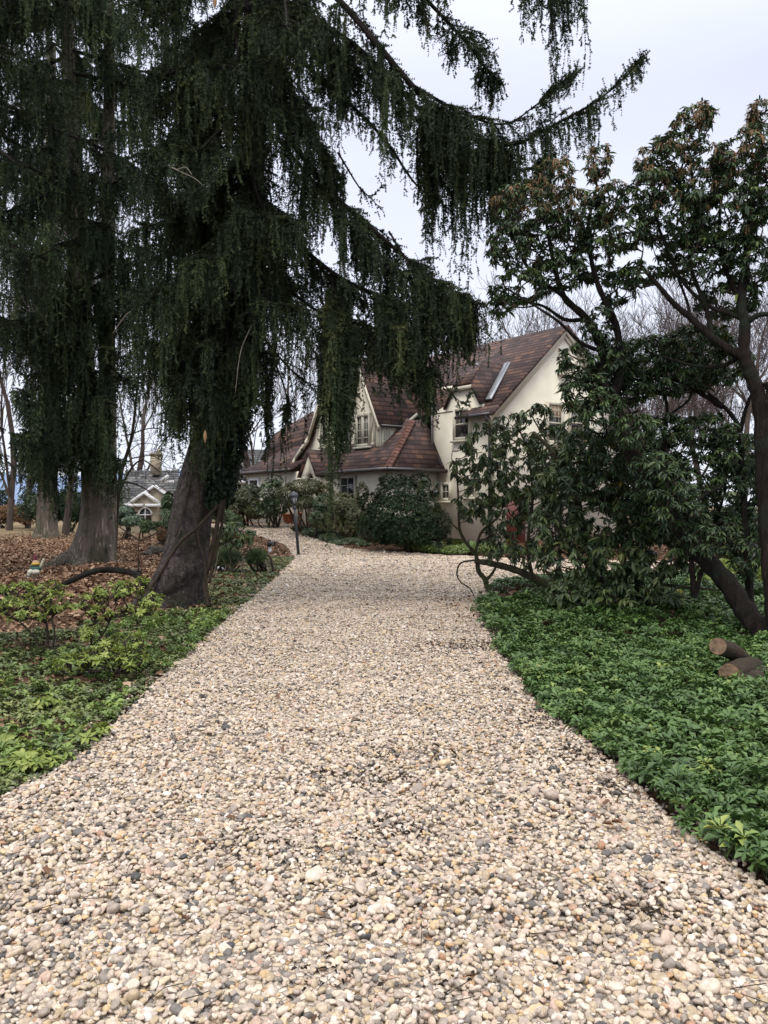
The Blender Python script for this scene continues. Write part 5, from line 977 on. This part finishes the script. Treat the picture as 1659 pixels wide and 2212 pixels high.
def cloud(ells, rng, n, shell=.75):
    """points in a set of photo-placed ellipsoids (u, v, ru, rv, Y, depth)"""
    w_ = A([e[2]*e[3] for e in ells], float); w_ /= w_.sum(); out = []
    for e, ww in zip(ells, w_):
        k = max(2, int(n*ww)); d = nrm(rng.normal(0, 1, (k, 3))); r_ = rng.random(k)**(1/3.)*(1-shell)+shell*rng.uniform(.75, 1, k); mpp = e[4]/F
        c = P(e[0], e[1], e[4]); out.append(c+d*r_[:, None]*A([e[2]*mpp, e[5] if len(e) > 5 else .6, e[3]*mpp]))
    return np.vstack(out)
def shrub(name, label, cat, base, stems, ells, n, leaf, nl, size, el, mat, bark, seed, group=None, shell=.6, tass=0, tassmat='tassel', axis_up=.6, leafmat_bare=.0, twigr=(.004, .010), part='foliage', eljit=.25, tk=5, only_tips=None, vary=True):
    rng = np.random.default_rng(seed); t_ = thing(name, label, cat, base, group); ss = []; mb = MB()
    for rows, r0, r1 in stems:
        q, r_ = spline(px(rows), np.linspace(r0, r1, len(rows)), max(10, len(rows)*7)); mb.tubes(q[None], (r_*(1+.08*np.sin(np.arange(len(r_))*1.7)))[None], 9); ss.append((q, r_))
    mb.build('trunk' if 'tree' in name or name == 'pieris' else 'stems', M[bark], t_, True)
    tips = cloud(ells, rng, n, shell); tips[:, 2] = np.maximum(tips[:, 2], terrain(tips[:, 0], tips[:, 1])+.08); lines, dirs = attach(ss, tips, rng); mb = MB()
    mb.tubes(lines, np.linspace(twigr[1], twigr[0], lines.shape[1])[None]*rng.uniform(.7, 1.3, (len(lines), 1)), 4); mb.build('twigs', M['twig'], t_, True)
    keep = rng.random(len(tips)) > leafmat_bare; tp = tips[keep]; ax = nrm(dirs[keep]*.7+A([0, 0, axis_up])+rng.normal(0, .2, (len(tp), 3)))
    mb = MB(); whorls(mb, tp, ax, nl, size*np.exp(rng.normal(0, .15, len(tp))), el, *leaf, rng, rnd0=np.clip(rng.normal(.45, .26, len(tp)), 0, 1), eljit=eljit)
    mb.build(part, M[mat], t_, True)
    if tass:
        zz = tp[:, 2]; top_ = np.argsort(-(zz+rng.normal(0, .5, len(zz))))[:tass]; b = np.repeat(tp[top_], 7, 0); o = nrm(rng.normal(0, 1, (len(b), 3))*A([1, 1, .2]))*rng.uniform(.02, .07, (len(b), 1))
        mb = MB(); strands(mb, b+A([0, 0, .035]), rng.uniform(.05, .12, len(b)), o, .009, .011, rng, 3, None, .01, 9.); mb.build('flower_tassels', M[tassmat], t_)
    return t_, tips
LF_P = leaf_tpl(1, .30, .22, .28, 5, 'ovate'); LF_R = leaf_tpl(1, .34, .14, .22, 6, 'ovate'); LF_S = leaf_tpl(1, .42, .2, .15, 4, 'ovate'); LF_T = (A([(0, 0, 0), (.5, -.24, .06), (1, 0, -.08), (.5, .24, .06)]), A([[0, 1, 2, 3]]))
GP = 'old pieris trees on the right'
# twisted one whose trunk sweeps up to the left
base = G(1640, 1392)
shrub('pieris_tree', 'old pieris tree whose thick mossy trunk sweeps up and left before the gable', 'tree', base,
      [([(1672, 1420, 8.6), (1650, 1375, 8.7), (1612, 1322, 8.85), (1567, 1255, 9.05), (1503, 1185, 9.3), (1442, 1095, 9.5), (1388, 1020, 9.6), (1350, 945, 9.7), (1332, 885, 9.75), (1322, 860, 9.8)], .135, .07),
       ([(1322, 860, 9.8), (1298, 820, 9.9), (1302, 760, 10), (1268, 690, 10), (1218, 640, 10), (1195, 560, 10), (1180, 480, 10)], .08, .02), ([(1322, 860, 9.8), (1340, 800, 9.8), (1330, 700, 9.8), (1290, 610, 9.8), (1270, 500, 9.9), (1290, 400, 9.9)], .06, .015),
       ([(1268, 690, 10), (1220, 690, 10.1), (1170, 660, 10.2), (1110, 650, 10.3)], .03, .012), ([(1218, 640, 10), (1150, 590, 9.8), (1110, 520, 9.7), (1090, 460, 9.7)], .028, .01), ([(1302, 760, 10), (1255, 740, 9.6), (1200, 690, 9.4), (1090, 620, 9.3)], .03, .01),
       ([(1442, 1095, 9.5), (1440, 1010, 9.8), (1436, 930, 10), (1440, 870, 10.1), (1410, 800, 10.1)], .035, .015), ([(1440, 900, 10), (1490, 860, 10), (1500, 800, 10.1)], .02, .01), ([(1503, 1185, 9.3), (1480, 1130, 9.0), (1510, 1080, 8.9), (1560, 1050, 8.9)], .03, .012)],
      [(1125, 450, 70, 55, 9.8, .55), (1195, 385, 48, 42, 10, .4), (1292, 350, 26, 40, 9.9, .3), (1100, 530, 50, 48, 9.6, .5), (1190, 520, 80, 60, 10.2, .7), (1120, 620, 62, 40, 9.7, .5), (1250, 470, 70, 60, 10, .6), (1310, 440, 50, 42, 10, .5), (1210, 590, 60, 40, 10, .6), (1280, 560, 50, 50, 10, .5), (1265, 850, 60, 50, 9.8, .4), (1240, 780, 36, 40, 10, .4), (1320, 770, 46, 40, 9.9, .4), (1080, 660, 24, 20, 9.6, .3), (1300, 880, 50, 40, 9.5, .3), (1370, 930, 46, 40, 9.3, .3), (1410, 1010, 50, 40, 9.2, .3), (1290, 700, 36, 36, 9.9, .4), (1340, 620, 40, 40, 9.8, .4)],
      1500, LF_P, 10, .070, -.35, 'pieris', 'pbark', 71, GP, tass=210, axis_up=.7)
shrub('pieris_tree', 'pieris tree with a near-black upright trunk at the right frame edge', 'tree', G(1668, 1400),
      [([(1685, 1420, 8.5), (1668, 1250, 8.6), (1652, 1050, 8.7), (1643, 880, 8.75), (1622, 808, 8.8), (1608, 765, 8.8), (1609, 700, 8.8), (1602, 655, 8.85), (1612, 560, 8.9), (1625, 440, 8.9), (1650, 320, 8.9)], .105, .028),
       ([(1608, 770, 8.8), (1575, 755, 8.85), (1537, 728, 8.9), (1493, 688, 9), (1455, 655, 9), (1425, 620, 9), (1380, 570, 9.1)], .055, .02), ([(1537, 728, 8.9), (1530, 680, 9), (1515, 640, 9), (1490, 560, 9.1), (1500, 450, 9.1), (1490, 330, 9.1)], .035, .012),
       ([(1605, 690, 8.85), (1570, 675, 8.9), (1530, 660, 9), (1470, 600, 9), (1420, 480, 9), (1410, 400, 9)], .03, .01), ([(1609, 700, 8.8), (1640, 680, 8.7), (1680, 680, 8.6)], .04, .02), ([(1645, 900, 8.75), (1668, 850, 8.7), (1660, 825, 8.7)], .08, .06),
       ([(1602, 655, 8.85), (1560, 560, 9), (1555, 460, 9), (1570, 380, 9)], .03, .012), ([(1493, 688, 9), (1480, 640, 9.1), (1440, 540, 9.1)], .02, .01), ([(1606, 765, 8.8), (1560, 790, 9), (1500, 790, 9.2), (1430, 770, 9.3)], .03, .012)],
      [(1430, 345, 55, 48, 9.1, .45), (1492, 275, 46, 45, 9.1, .4), (1400, 410, 42, 40, 9, .4), (1520, 385, 70, 62, 9.1, .6), (1600, 330, 55, 50, 9, .5), (1650, 240, 22, 36, 8.9, .3), (1455, 470, 80, 62, 9.1, .6), (1580, 460, 80, 70, 9, .6), (1650, 400, 40, 80, 8.8, .5), (1355, 500, 45, 40, 9.2, .4), (1500, 560, 90, 55, 9.2, .6), (1620, 570, 50, 60, 9, .5), (1380, 590, 40, 28, 9.2, .3), (1570, 650, 70, 40, 9.3, .5)],
      1700, LF_P, 10, .066, -.35, 'pieris', 'pbark', 72, GP, tass=210, axis_up=.7)
shrub('pieris', 'middle pieris crown arching between the two old trunks', 'tree', P(1613, 1300, 9.6),
      [([(1622, 1330, 9.4), (1615, 1200, 9.5), (1608, 1093, 9.6), (1602, 1005, 9.7), (1598, 930, 9.8), (1570, 885, 9.9), (1530, 850, 10)], .05, .02), ([(1600, 930, 9.8), (1612, 880, 9.7), (1630, 840, 9.6)], .03, .015), ([(1600, 960, 9.8), (1560, 950, 9.9), (1535, 925, 10)], .025, .012), ([(1560, 880, 9.9), (1480, 830, 10.2), (1400, 800, 10.3), (1340, 790, 10.3)], .03, .012)],
      [(1400, 770, 90, 40, 10.2, .6), (1310, 815, 60, 40, 10.3, .5), (1500, 745, 80, 40, 10, .6), (1460, 820, 90, 35, 10.2, .6), (1570, 790, 50, 40, 9.8, .5), (1360, 850, 60, 26, 10.3, .5)],
      900, LF_P, 11, .072, -.3, 'pieris', 'pbark', 73, GP, tass=22, tassmat='ytassel')
shrub('pieris_shrub', 'dark low pieris mass with yellow tassels under the sweeping trunk', 'shrub', P(1500, 1280, 10.2),
      [([(1500, 1290, 10), (1490, 1180, 10.1), (1470, 1080, 10.2), (1440, 1000, 10.2)], .04, .015), ([(1500, 1290, 10), (1540, 1150, 10.1), (1570, 1050, 10.2)], .035, .012), ([(1380, 1290, 10.8), (1360, 1150, 10.8), (1330, 1060, 10.6)], .04, .012)],
      [(1400, 1010, 90, 50, 10.3, .6), (1490, 1030, 90, 62, 10.1, .6), (1590, 1050, 60, 60, 9.9, .5), (1330, 1060, 70, 55, 10.4, .6), (1450, 1110, 100, 50, 10.3, .6), (1560, 960, 50, 40, 10, .5), (1300, 990, 55, 45, 10.4, .5), (1240, 1040, 50, 40, 10.5, .4), (1520, 930, 60, 40, 10, .5), (1430, 930, 60, 40, 10.2, .5), (1600, 980, 50, 50, 9.6, .5), (1640, 1120, 30, 60, 9.6, .4), (1560, 1150, 60, 50, 9.9, .5), (1470, 1090, 60, 50, 9.0, .3), (1520, 1160, 40, 40, 8.9, .25), (1430, 1040, 50, 40, 9.1, .3), (1610, 1200, 30, 50, 9.4, .3), (1350, 930, 50, 40, 10.3, .5), (1260, 960, 40, 40, 10.4, .4)],
      1700, LF_P, 11, .072, -.3, 'pieris', 'pbark', 74, None, tass=26, tassmat='ytassel')
# rhododendrons
GR = 'rhododendrons between the drive and the court'
shrub('rhododendron', 'sprawling rhododendron with bare greenish stems bending at the drive corner', 'rhododendron', G(1074, 1302),
      [([(1090, 1312, 12.6), (1074, 1300, 12.8), (1053, 1268, 13), (1048, 1252, 13), (1034, 1234, 13), (1031, 1214, 13), (1026, 1196, 13), (1008, 1174, 13), (994, 1148, 13), (991, 1120, 13), (990, 1080, 13), (988, 1040, 13), (985, 990, 13)], .055, .010), ([(1050, 1254, 13), (1062, 1240, 13), (1072, 1222, 13), (1080, 1190, 12.9)], .03, .012),
       ([(1026, 1212, 13), (1060, 1217, 12.9), (1113, 1231, 12.8), (1165, 1254, 12.6), (1210, 1272, 12.4), (1260, 1290, 12.2)], .045, .08), ([(1026, 1210, 13), (996, 1216, 13), (987, 1238, 13), (995, 1257, 13), (1015, 1271, 13), (1024, 1292, 13), (1019, 1315, 12.9)], .016, .008),
       ([(994, 1148, 13), (960, 1115, 13.1), (935, 1075, 13.2), (925, 1045, 13.2)], .014, .007), ([(1026, 1196, 13), (1040, 1150, 12.9), (1080, 1110, 12.8), (1095, 1040, 12.8), (1085, 960, 12.8)], .025, .009), ([(1150, 1250, 12.6), (1140, 1180, 12.4), (1150, 1080, 12.3), (1140, 980, 12.3), (1110, 900, 12.3)], .035, .01), ([(1200, 1270, 12.4), (1210, 1180, 12.2), (1200, 1080, 12.1), (1190, 980, 12.1), (1150, 900, 12)], .04, .01),
       ([(1090, 1312, 12.6), (1130, 1296, 12.3), (1165, 1300, 12), (1190, 1320, 11.7)], .05, .06)],
      [(1000, 1000, 30, 50, 13, .4), (1050, 950, 48, 50, 12.9, .5), (1105, 920, 44, 36, 12.6, .4), (1160, 895, 36, 26, 12.3, .4), (1060, 1040, 55, 60, 12.9, .5), (1120, 1010, 70, 70, 12.5, .6), (1190, 970, 60, 60, 12.2, .6), (925, 1050, 26, 24, 13.2, .2), (945, 1100, 14, 14, 13.2, .15), (945, 1165, 12, 12, 13.1, .12), (1010, 1090, 30, 40, 13, .4), (1090, 1110, 60, 50, 12.8, .5), (1160, 1100, 60, 60, 12.4, .6), (1080, 1180, 46, 34, 12.9, .4), (1150, 1195, 50, 36, 12.5, .5), (1220, 1050, 50, 60, 12.1, .5), (1240, 930, 40, 40, 12, .4)],
      1000, LF_R, 8, .10, -.8, 'rhodo', 'rbark', 81, GR, leafmat_bare=.18, axis_up=.9, eljit=.3, twigr=(.004, .009))
shrub('rhododendron', 'broad rhododendron with big pale-backed leaves beneath the sweeping trunk', 'rhododendron', G(1335, 1335),
      [([(1340, 1345, 10.6), (1325, 1300, 10.8), (1290, 1240, 11), (1230, 1180, 11.2), (1190, 1120, 11.3)], .07, .02), ([(1340, 1345, 10.6), (1350, 1270, 10.8), (1345, 1180, 10.9), (1330, 1100, 11), (1300, 1020, 11)], .05, .015), ([(1340, 1345, 10.6), (1390, 1305, 10.4), (1420, 1260, 10.3), (1450, 1230, 10.2), (1480, 1180, 10.2)], .06, .015), ([(1420, 1262, 10.3), (1500, 1270, 10.2), (1560, 1275, 10.2)], .025, .012),
       ([(1325, 1300, 10.8), (1270, 1290, 10.7), (1210, 1270, 10.7), (1180, 1235, 10.7)], .035, .012), ([(1240, 1040, 11.2), (1226, 1010, 11.2), (1200, 985, 11.2), (1180, 960, 11.3), (1150, 935, 11.4)], .045, .025), ([(1290, 1240, 11), (1262, 1150, 11.1), (1242, 1050, 11.2)], .05, .045), ([(1240, 1050, 11.2), (1230, 1005, 11.2), (1275, 1000, 11.1), (1320, 1010, 11)], .03, .012)],
      [(1210, 1130, 70, 50, 11.1, .6), (1290, 1130, 70, 50, 11, .6), (1240, 1205, 80, 50, 10.9, .7), (1330, 1200, 80, 50, 10.7, .7), (1250, 1275, 80, 30, 10.7, .6), (1330, 1290, 80, 36, 10.5, .6), (1420, 1200, 70, 45, 10.4, .5), (1440, 1280, 36, 24, 10.2, .4), (1200, 1050, 50, 40, 11.2, .5), (1290, 1050, 55, 45, 11.1, .5), (1160, 1310, 20, 10, 11.8, .3), (1195, 1340, 20, 8, 11.3, .3), (1500, 1210, 30, 24, 10.2, .3), (1260, 1320, 50, 20, 10.5, .4), (1380, 1250, 60, 50, 10.3, .5), (1470, 1150, 50, 40, 10.4, .5), (1400, 1120, 60, 50, 10.5, .5), (1350, 1060, 50, 50, 10.8, .5), (1260, 990, 60, 50, 11.2, .5), (1190, 1010, 40, 50, 11.4, .4)],
      1150, LF_R, 8, .105, -.6, 'rhodo', 'rbark', 82, GR, axis_up=.9, eljit=.35, twigr=(.004, .009))
shrub('rhododendron', 'yellowing rhododendron behind the rightmost trunk', 'rhododendron', P(1620, 1240, 12.),
      [([(1620, 1260, 12), (1610, 1150, 12), (1600, 1050, 12), (1620, 980, 12)], .04, .012), ([(1620, 1260, 12), (1650, 1150, 12), (1660, 1000, 12)], .035, .012)],
      [(1640, 1010, 50, 60, 12, .5), (1560, 1080, 40, 40, 12, .5), (1650, 1130, 30, 50, 12, .4)], 90, LF_R, 8, .12, -.4, 'rhodo', 'rbark', 83, GR, axis_up=.9)
# light shrubs on the left
GA = 'yellow-green shrubs on the left bank'
shrub('azalea_shrub', 'yellow-green shrub on thin bare stems at the left frame edge', 'shrub', G(100, 1415),
      [([(104, 1425, 7.9), (103, 1380, 7.9), (100, 1345, 7.9), (90, 1320, 7.9)], .014, .008), ([(108, 1425, 7.8), (118, 1370, 7.8), (112, 1335, 7.8), (122, 1310, 7.8)], .012, .007), ([(104, 1425, 7.9), (60, 1360, 8), (10, 1320, 8)], .012, .006)],
      [(40, 1285, 46, 26, 8, .35), (95, 1275, 46, 22, 8, .35), (20, 1315, 40, 22, 7.9, .3), (120, 1300, 34, 26, 7.9, .3), (70, 1318, 50, 22, 7.8, .3), (0, 1290, 30, 30, 8, .3)], 210, LF_S, 9, .040, .25, 'azalea', 'twig', 91, GA)
shrub('azalea_shrub', 'yellow-green shrub leaning right in front of the big spruce root', 'shrub', G(188, 1420),
      [([(190, 1425, 7.7), (196, 1400, 7.7), (222, 1370, 7.7), (240, 1335, 7.7), (252, 1305, 7.7)], .013, .007), ([(196, 1400, 7.7), (200, 1360, 7.7), (210, 1330, 7.7)], .010, .006), ([(240, 1335, 7.7), (290, 1310, 7.7), (330, 1305, 7.6)], .008, .005)],
      [(200, 1300, 26, 22, 7.7, .25), (240, 1275, 40, 16, 7.8, .3), (285, 1272, 34, 20, 7.7, .3), (325, 1298, 24, 18, 7.6, .2), (215, 1325, 30, 14, 7.6, .2), (195, 1365, 22, 16, 7.6, .2), (270, 1320, 20, 10, 7.6, .2), (320, 1320, 20, 10, 7.6, .2), (300, 1260, 20, 14, 7.7, .2)], 210, LF_S, 9, .038, .25, 'azalea', 'twig', 92, GA)
shrub('azalea_shrub', 'low yellow-green shrub spreading over the green bank below the leaning one', 'shrub', G(240, 1460),
      [([(240, 1465, 6.9), (235, 1440, 6.9), (220, 1420, 6.9)], .01, .006), ([(240, 1465, 6.9), (270, 1430, 6.9), (290, 1410, 6.9)], .01, .006)],
      [(230, 1412, 56, 24, 6.9, .3), (160, 1430, 40, 22, 6.8, .3), (270, 1385, 44, 16, 7.0, .3), (290, 1425, 30, 20, 6.9, .25)], 150, LF_S, 9, .040, .2, 'azalea', 'twig', 93, GA)
for (u, v, Y, n, lab, sd) in [(195, 1585, 5.1, 16, 'drooping pale green sprig nearest the gravel on the left bank', 94), (60, 1650, 4.5, 34, 'pale green leafy clump at the lower left frame edge', 95), (95, 1520, 5.8, 14, 'light green sprig on the dark part of the left bank', 96), (25, 1600, 4.9, 18, 'light green sprig at the left frame edge, above the leafy clump', 97)]:
    p = P(u, v+18, Y); p[2] = float(terrain(p[0], p[1]))
    shrub('azalea_sprig', lab, 'sprig', p, [([(u, v+26, Y), (u+4, v+10, Y), (u+2, v, Y)], .006, .004)], [(u, v, 36 if n < 20 else 60, 14 if n < 20 else 22, Y, .15)], n, LF_S, 8, .048, -.0, 'azalea', 'twig', sd, 'pale sprigs low on the left bank')
# shrubs by the house
def bush(name, label, cat, ells, n, size, mat, seed, group=None, stems=6, leaf=None, el=.3, nl=6, shell=.8, vb=None, tassm=None):
    rng = np.random.default_rng(seed); Yc = ells[0][4]; uc = np.mean([e[0] for e in ells]); base = P(uc, 1150, Yc); base[2] = float(terrain(base[0], base[1])); t_ = thing(name, label, cat, base, group)
    tips = cloud(ells, rng, n, shell); g_ = terrain(tips[:, 0], tips[:, 1]); tips[:, 2] = np.maximum(tips[:, 2], g_+.06)
    ST = []
    for k in range(stems):
        e = ells[rng.integers(len(ells))]; a = base+A([rng.normal(0, .15), rng.normal(0, .1), -.05]); b = P(e[0], e[1], e[4])+rng.normal(0, .15, 3); m_ = (a+b)/2+rng.normal(0, .12, 3); q, r_ = spline(A([a, m_, b]), A([.035, .025, .012]), 10); ST.append((q, r_))
    mb = MB(); mb.tubes(A([q for q, _ in ST]), A([r_ for _, r_ in ST]), 6)
    sub = tips[rng.permutation(len(tips))[:max(30, n//12)]]; lines, _ = attach(ST, sub, rng, K=5); mb.tubes(lines, np.linspace(.012, .005, 5)[None]*np.ones((len(lines), 1)), 3); mb.build('stems', M['twig'], t_, True)
    cen = P(uc, np.mean([e[1] for e in ells]), Yc); ax = nrm(nrm(tips-cen)+A([0, 0, .5])+rng.normal(0, .3, tips.shape)); mb = MB()
    rb = np.clip(.45+.22*fbm(tips[:, 0]*1.0, tips[:, 2]*1.3, 2.2, seed)+rng.normal(0, .14, len(tips)), 0, 1)
    T_, F_ = leaf or LF_T; whorls(mb, tips, ax, nl, size, el, T_, F_, rng, rnd0=rb, eljit=.4); mb.build('foliage', M[mat], t_); return t_
bush('holly_bush', 'large dark green rounded holly in front of the cream house', 'holly', [(865, 1120, 86, 60, 24.5, 1.1), (870, 1070, 66, 38, 24.7, .9), (820, 1140, 50, 40, 24.4, .8), (930, 1135, 50, 44, 24.4, .8), (885, 1150, 80, 34, 24.3, 1.), (800, 1085, 30, 24, 24.8, .5), (950, 1170, 28, 18, 24.3, .5), (905, 1040, 26, 20, 24.9, .4), (850, 1040, 36, 18, 24.9, .5)], 7500, .055, 'holly', 11, nl=7)
GH = 'shrubs planted before the cream house'
bush('pieris_shrub', 'bronze-topped domed shrub on crooked bare stems behind the lamp post', 'shrub', [(660, 1052, 46, 18, 28.5, .8), (625, 1068, 28, 22, 28.4, .6), (700, 1062, 24, 18, 28.5, .6), (650, 1085, 38, 14, 28.3, .6)], 1500, .07, 'japa', 12, GH, 9)
bush('pieris_shrub', 'mixed green and bronze shrub between the domed shrub and the holly', 'shrub', [(735, 1090, 36, 28, 27.3, .8), (765, 1110, 26, 34, 27.1, .7), (715, 1125, 34, 24, 27.2, .7), (755, 1140, 30, 22, 27, .6), (783, 1065, 14, 26, 27.2, .4)], 1800, .07, 'japa', 13, GH, 9)
bush('laurel_shrub', 'green shrub just right of the lantern, before the bronze dome', 'shrub', [(700, 1090, 26, 22, 27.6, .5), (690, 1120, 24, 20, 27.5, .5)], 700, .08, 'shrub', 14, GH, 8)
bush('laurel_shrub', 'open glossy shrub left of the lantern with light showing through its stems', 'shrub', [(585, 1062, 26, 26, 31, .7), (600, 1090, 26, 24, 31, .6), (575, 1100, 24, 22, 31, .6), (602, 1040, 12, 10, 31, .4)], 620, .10, 'shrub', 15, GH, 14)
bush('pieris_shrub', 'olive green shrub at the left end of the cream wing', 'shrub', [(530, 1075, 30, 22, 31.5, .8), (510, 1095, 24, 20, 31.4, .7), (550, 1100, 26, 22, 31.3, .6), (540, 1060, 22, 14, 31.5, .5)], 1500, .075, 'japa', 16, GH, 8)
bush('yew_hedge', 'low clipped dark yew mound right of the ivy-wrapped trunk', 'shrub', [(480, 1112, 28, 14, 30, .7), (500, 1122, 24, 12, 30, .6)], 1200, .06, 'dwarf', 17, None, 5)
bush('low_groundcover', 'bright green low planting along the court edge before the house wall', 'ground cover', [(910, 1180, 24, 7, 24.2, .3), (940, 1185, 34, 8, 24, .35), (985, 1188, 34, 9, 23.6, .35), (1030, 1182, 34, 12, 23.8, .5), (980, 1172, 24, 7, 24.6, .3), (1080, 1186, 30, 10, 23.5, .4), (1150, 1190, 40, 10, 23.2, .4)], 2600, .055, 'ybank', 18, None, 3)
bush('low_groundcover', 'dark green low planting between the path and the domed shrub', 'ground cover', [(650, 1143, 20, 6, 30, .4), (680, 1150, 30, 10, 28.5, .5), (720, 1162, 34, 10, 27.2, .5), (760, 1172, 30, 10, 26.6, .4), (730, 1178, 22, 5, 26.3, .3), (785, 1182, 16, 6, 26, .3)], 2200, .06, 'shrub', 19, None, 3)
# shrubs in the left yard
bush('variegated_shrub', 'grey-green variegated shrub below the distant arched window', 'shrub', [(270, 1108, 18, 13, 34, .8), (285, 1124, 22, 11, 34, .8), (262, 1118, 14, 16, 34, .7)], 1300, .09, 'varieg', 20, None, 7)
bush('round_shrub', 'small rounded dark evergreen left of the brown ball shrub', 'shrub', [(314, 1134, 13, 13, 30, .3), (314, 1143, 10, 8, 30, .3)], 500, .06, 'dwarf', 21, None, 3)
bush('dried_shrub', 'rusty brown ball-shaped dried shrub beside the big trunk', 'shrub', [(349, 1152, 10, 14, 26, .2), (348, 1160, 8, 10, 26, .2)], 700, .045, 'dried', 22, None, 3)
bush('evergreen_shrub', 'green shrub filling the gap between distant gable and big trunk', 'shrub', [(362, 1108, 12, 16, 32, .5), (338, 1136, 20, 8, 32, .6), (362, 1085, 12, 16, 32, .5), (366, 1125, 14, 20, 30, .4)], 1300, .08, 'shrub', 23, None, 6)
bush('dark_conifer', 'small dark bluish conifer before the distant gable wall', 'conifer', [(366, 1085, 12, 8, 40, .6), (364, 1073, 8, 10, 40, .4), (366, 1100, 14, 8, 40, .6)], 500, .10, 'holly', 24, None, 3)
rgp = np.random.default_rng(40)
for (u0, u1, vb, Y, lab, mat, rv) in [(-40, 60, 1112, 52, 'brown leafless hedge across the far lawn at left', 'dried', 18), (60, 120, 1095, 50, 'olive undergrowth behind the farthest spruce trunk', 'shrub', 34), (120, 180, 1095, 46, 'green undergrowth between the two pale trunks', 'holly', 36), (-60, 20, 1085, 56, 'tall dark evergreen screen at the far left', 'holly', 30), (200, 262, 1110, 44, 'evergreen undergrowth right of the twin trunk', 'shrub', 24)]:
    bush('hedge', lab, 'hedge', [(u, vb+rgp.normal(0, 4), 16, rv, Y, 1.2) for u in np.arange(u0, u1, 14)], 1500, .13, mat, int(vb+u0+60), None, 6)
bush('scrub', 'tangled brown and green scrub beyond the right trunks', 'shrub', [(1580, 1130, 60, 40, 20, 1.5), (1500, 1150, 60, 40, 22, 1.5), (1650, 1200, 40, 50, 19, 1.2), (1420, 1140, 60, 40, 24, 1.5)], 2600, .07, 'shrub', 41, None, 30, shell=.4)
bush('yellow_groundcover', 'patch of bright yellow-green plants behind the sweeping trunk', 'ground cover', [(1580, 1190, 30, 12, 17, .6), (1560, 1225, 40, 14, 15, .6), (1640, 1240, 24, 18, 14, .5), (1530, 1260, 40, 12, 13.5, .5)], 1500, .055, 'azalea', 42, None, 3)
# dwarf pines and rhododendron shoots at the left bed by the lamp
for (u, v, ru, rv, Y, lab, sd) in [(488, 1205, 34, 16, 17.5, 'loose dwarf pine close to the ivy-wrapped trunk', 51), (552, 1203, 18, 13, 17.5, 'small tufted dwarf pine left of the white-boxed spotlight', 52), (462, 1192, 18, 14, 17.8, 'dwarf pine touching the right outline of the big trunk', 53)]:
    bush('dwarf_pine', lab, 'dwarf pine', [(u, v, ru, rv, Y, .35), (u+6, v-4, ru*.7, rv*.7, Y, .3)], 700, .10, 'dwarf', sd, 'dwarf pines in the left bed', 8, (A([(0, 0, 0), (.3, -.03, .0), (1, 0, -.0), (.3, .03, 0)]), A([[0, 1, 2, 3]])), .7, 9)
shrub('rhododendron', 'young thin rhododendron with hanging olive leaves, left bed near the trunk', 'rhododendron', G(505, 1240), [([(500, 1240, 17), (498, 1190, 17), (505, 1150, 17), (512, 1130, 17)], .018, .008), ([(500, 1230, 17), (530, 1190, 17), (545, 1165, 17)], .014, .006), ([(490, 1225, 17), (470, 1180, 17), (468, 1150, 17)], .014, .006)],
      [(510, 1135, 26, 10, 17, .3), (475, 1145, 20, 14, 17, .3), (535, 1155, 26, 12, 17, .3), (500, 1165, 34, 14, 17, .3)], 70, LF_R, 8, .13, -.8, 'rhodo', 'rbark', 54, None, axis_up=.9)
mb = MB(); rg = np.random.default_rng(3)
for i in range(34):
    u, v = rg.uniform(455, 590), rg.uniform(1200, 1250); p = G(u, v); d = nrm(A([rg.normal(0, .8), rg.normal(0, .4), rg.uniform(.3, 1)])); ln = rg.uniform(.3, .9)
    mb.tubes(A([[p, p+d*ln*.4+rg.normal(0, .05, 3), p+d*ln*.75+rg.normal(0, .08, 3), p+d*ln+rg.normal(0, .1, 3)]]), A([[.010, .008, .006, .003]])*rg.uniform(.6, 1.2), 4)
o = mb.build('dead_twigs', M['deadtwig']); o['kind'] = 'stuff'; o['label'] = 'pale tangled dead twigs standing in the left bed'; o['category'] = 'twigs'
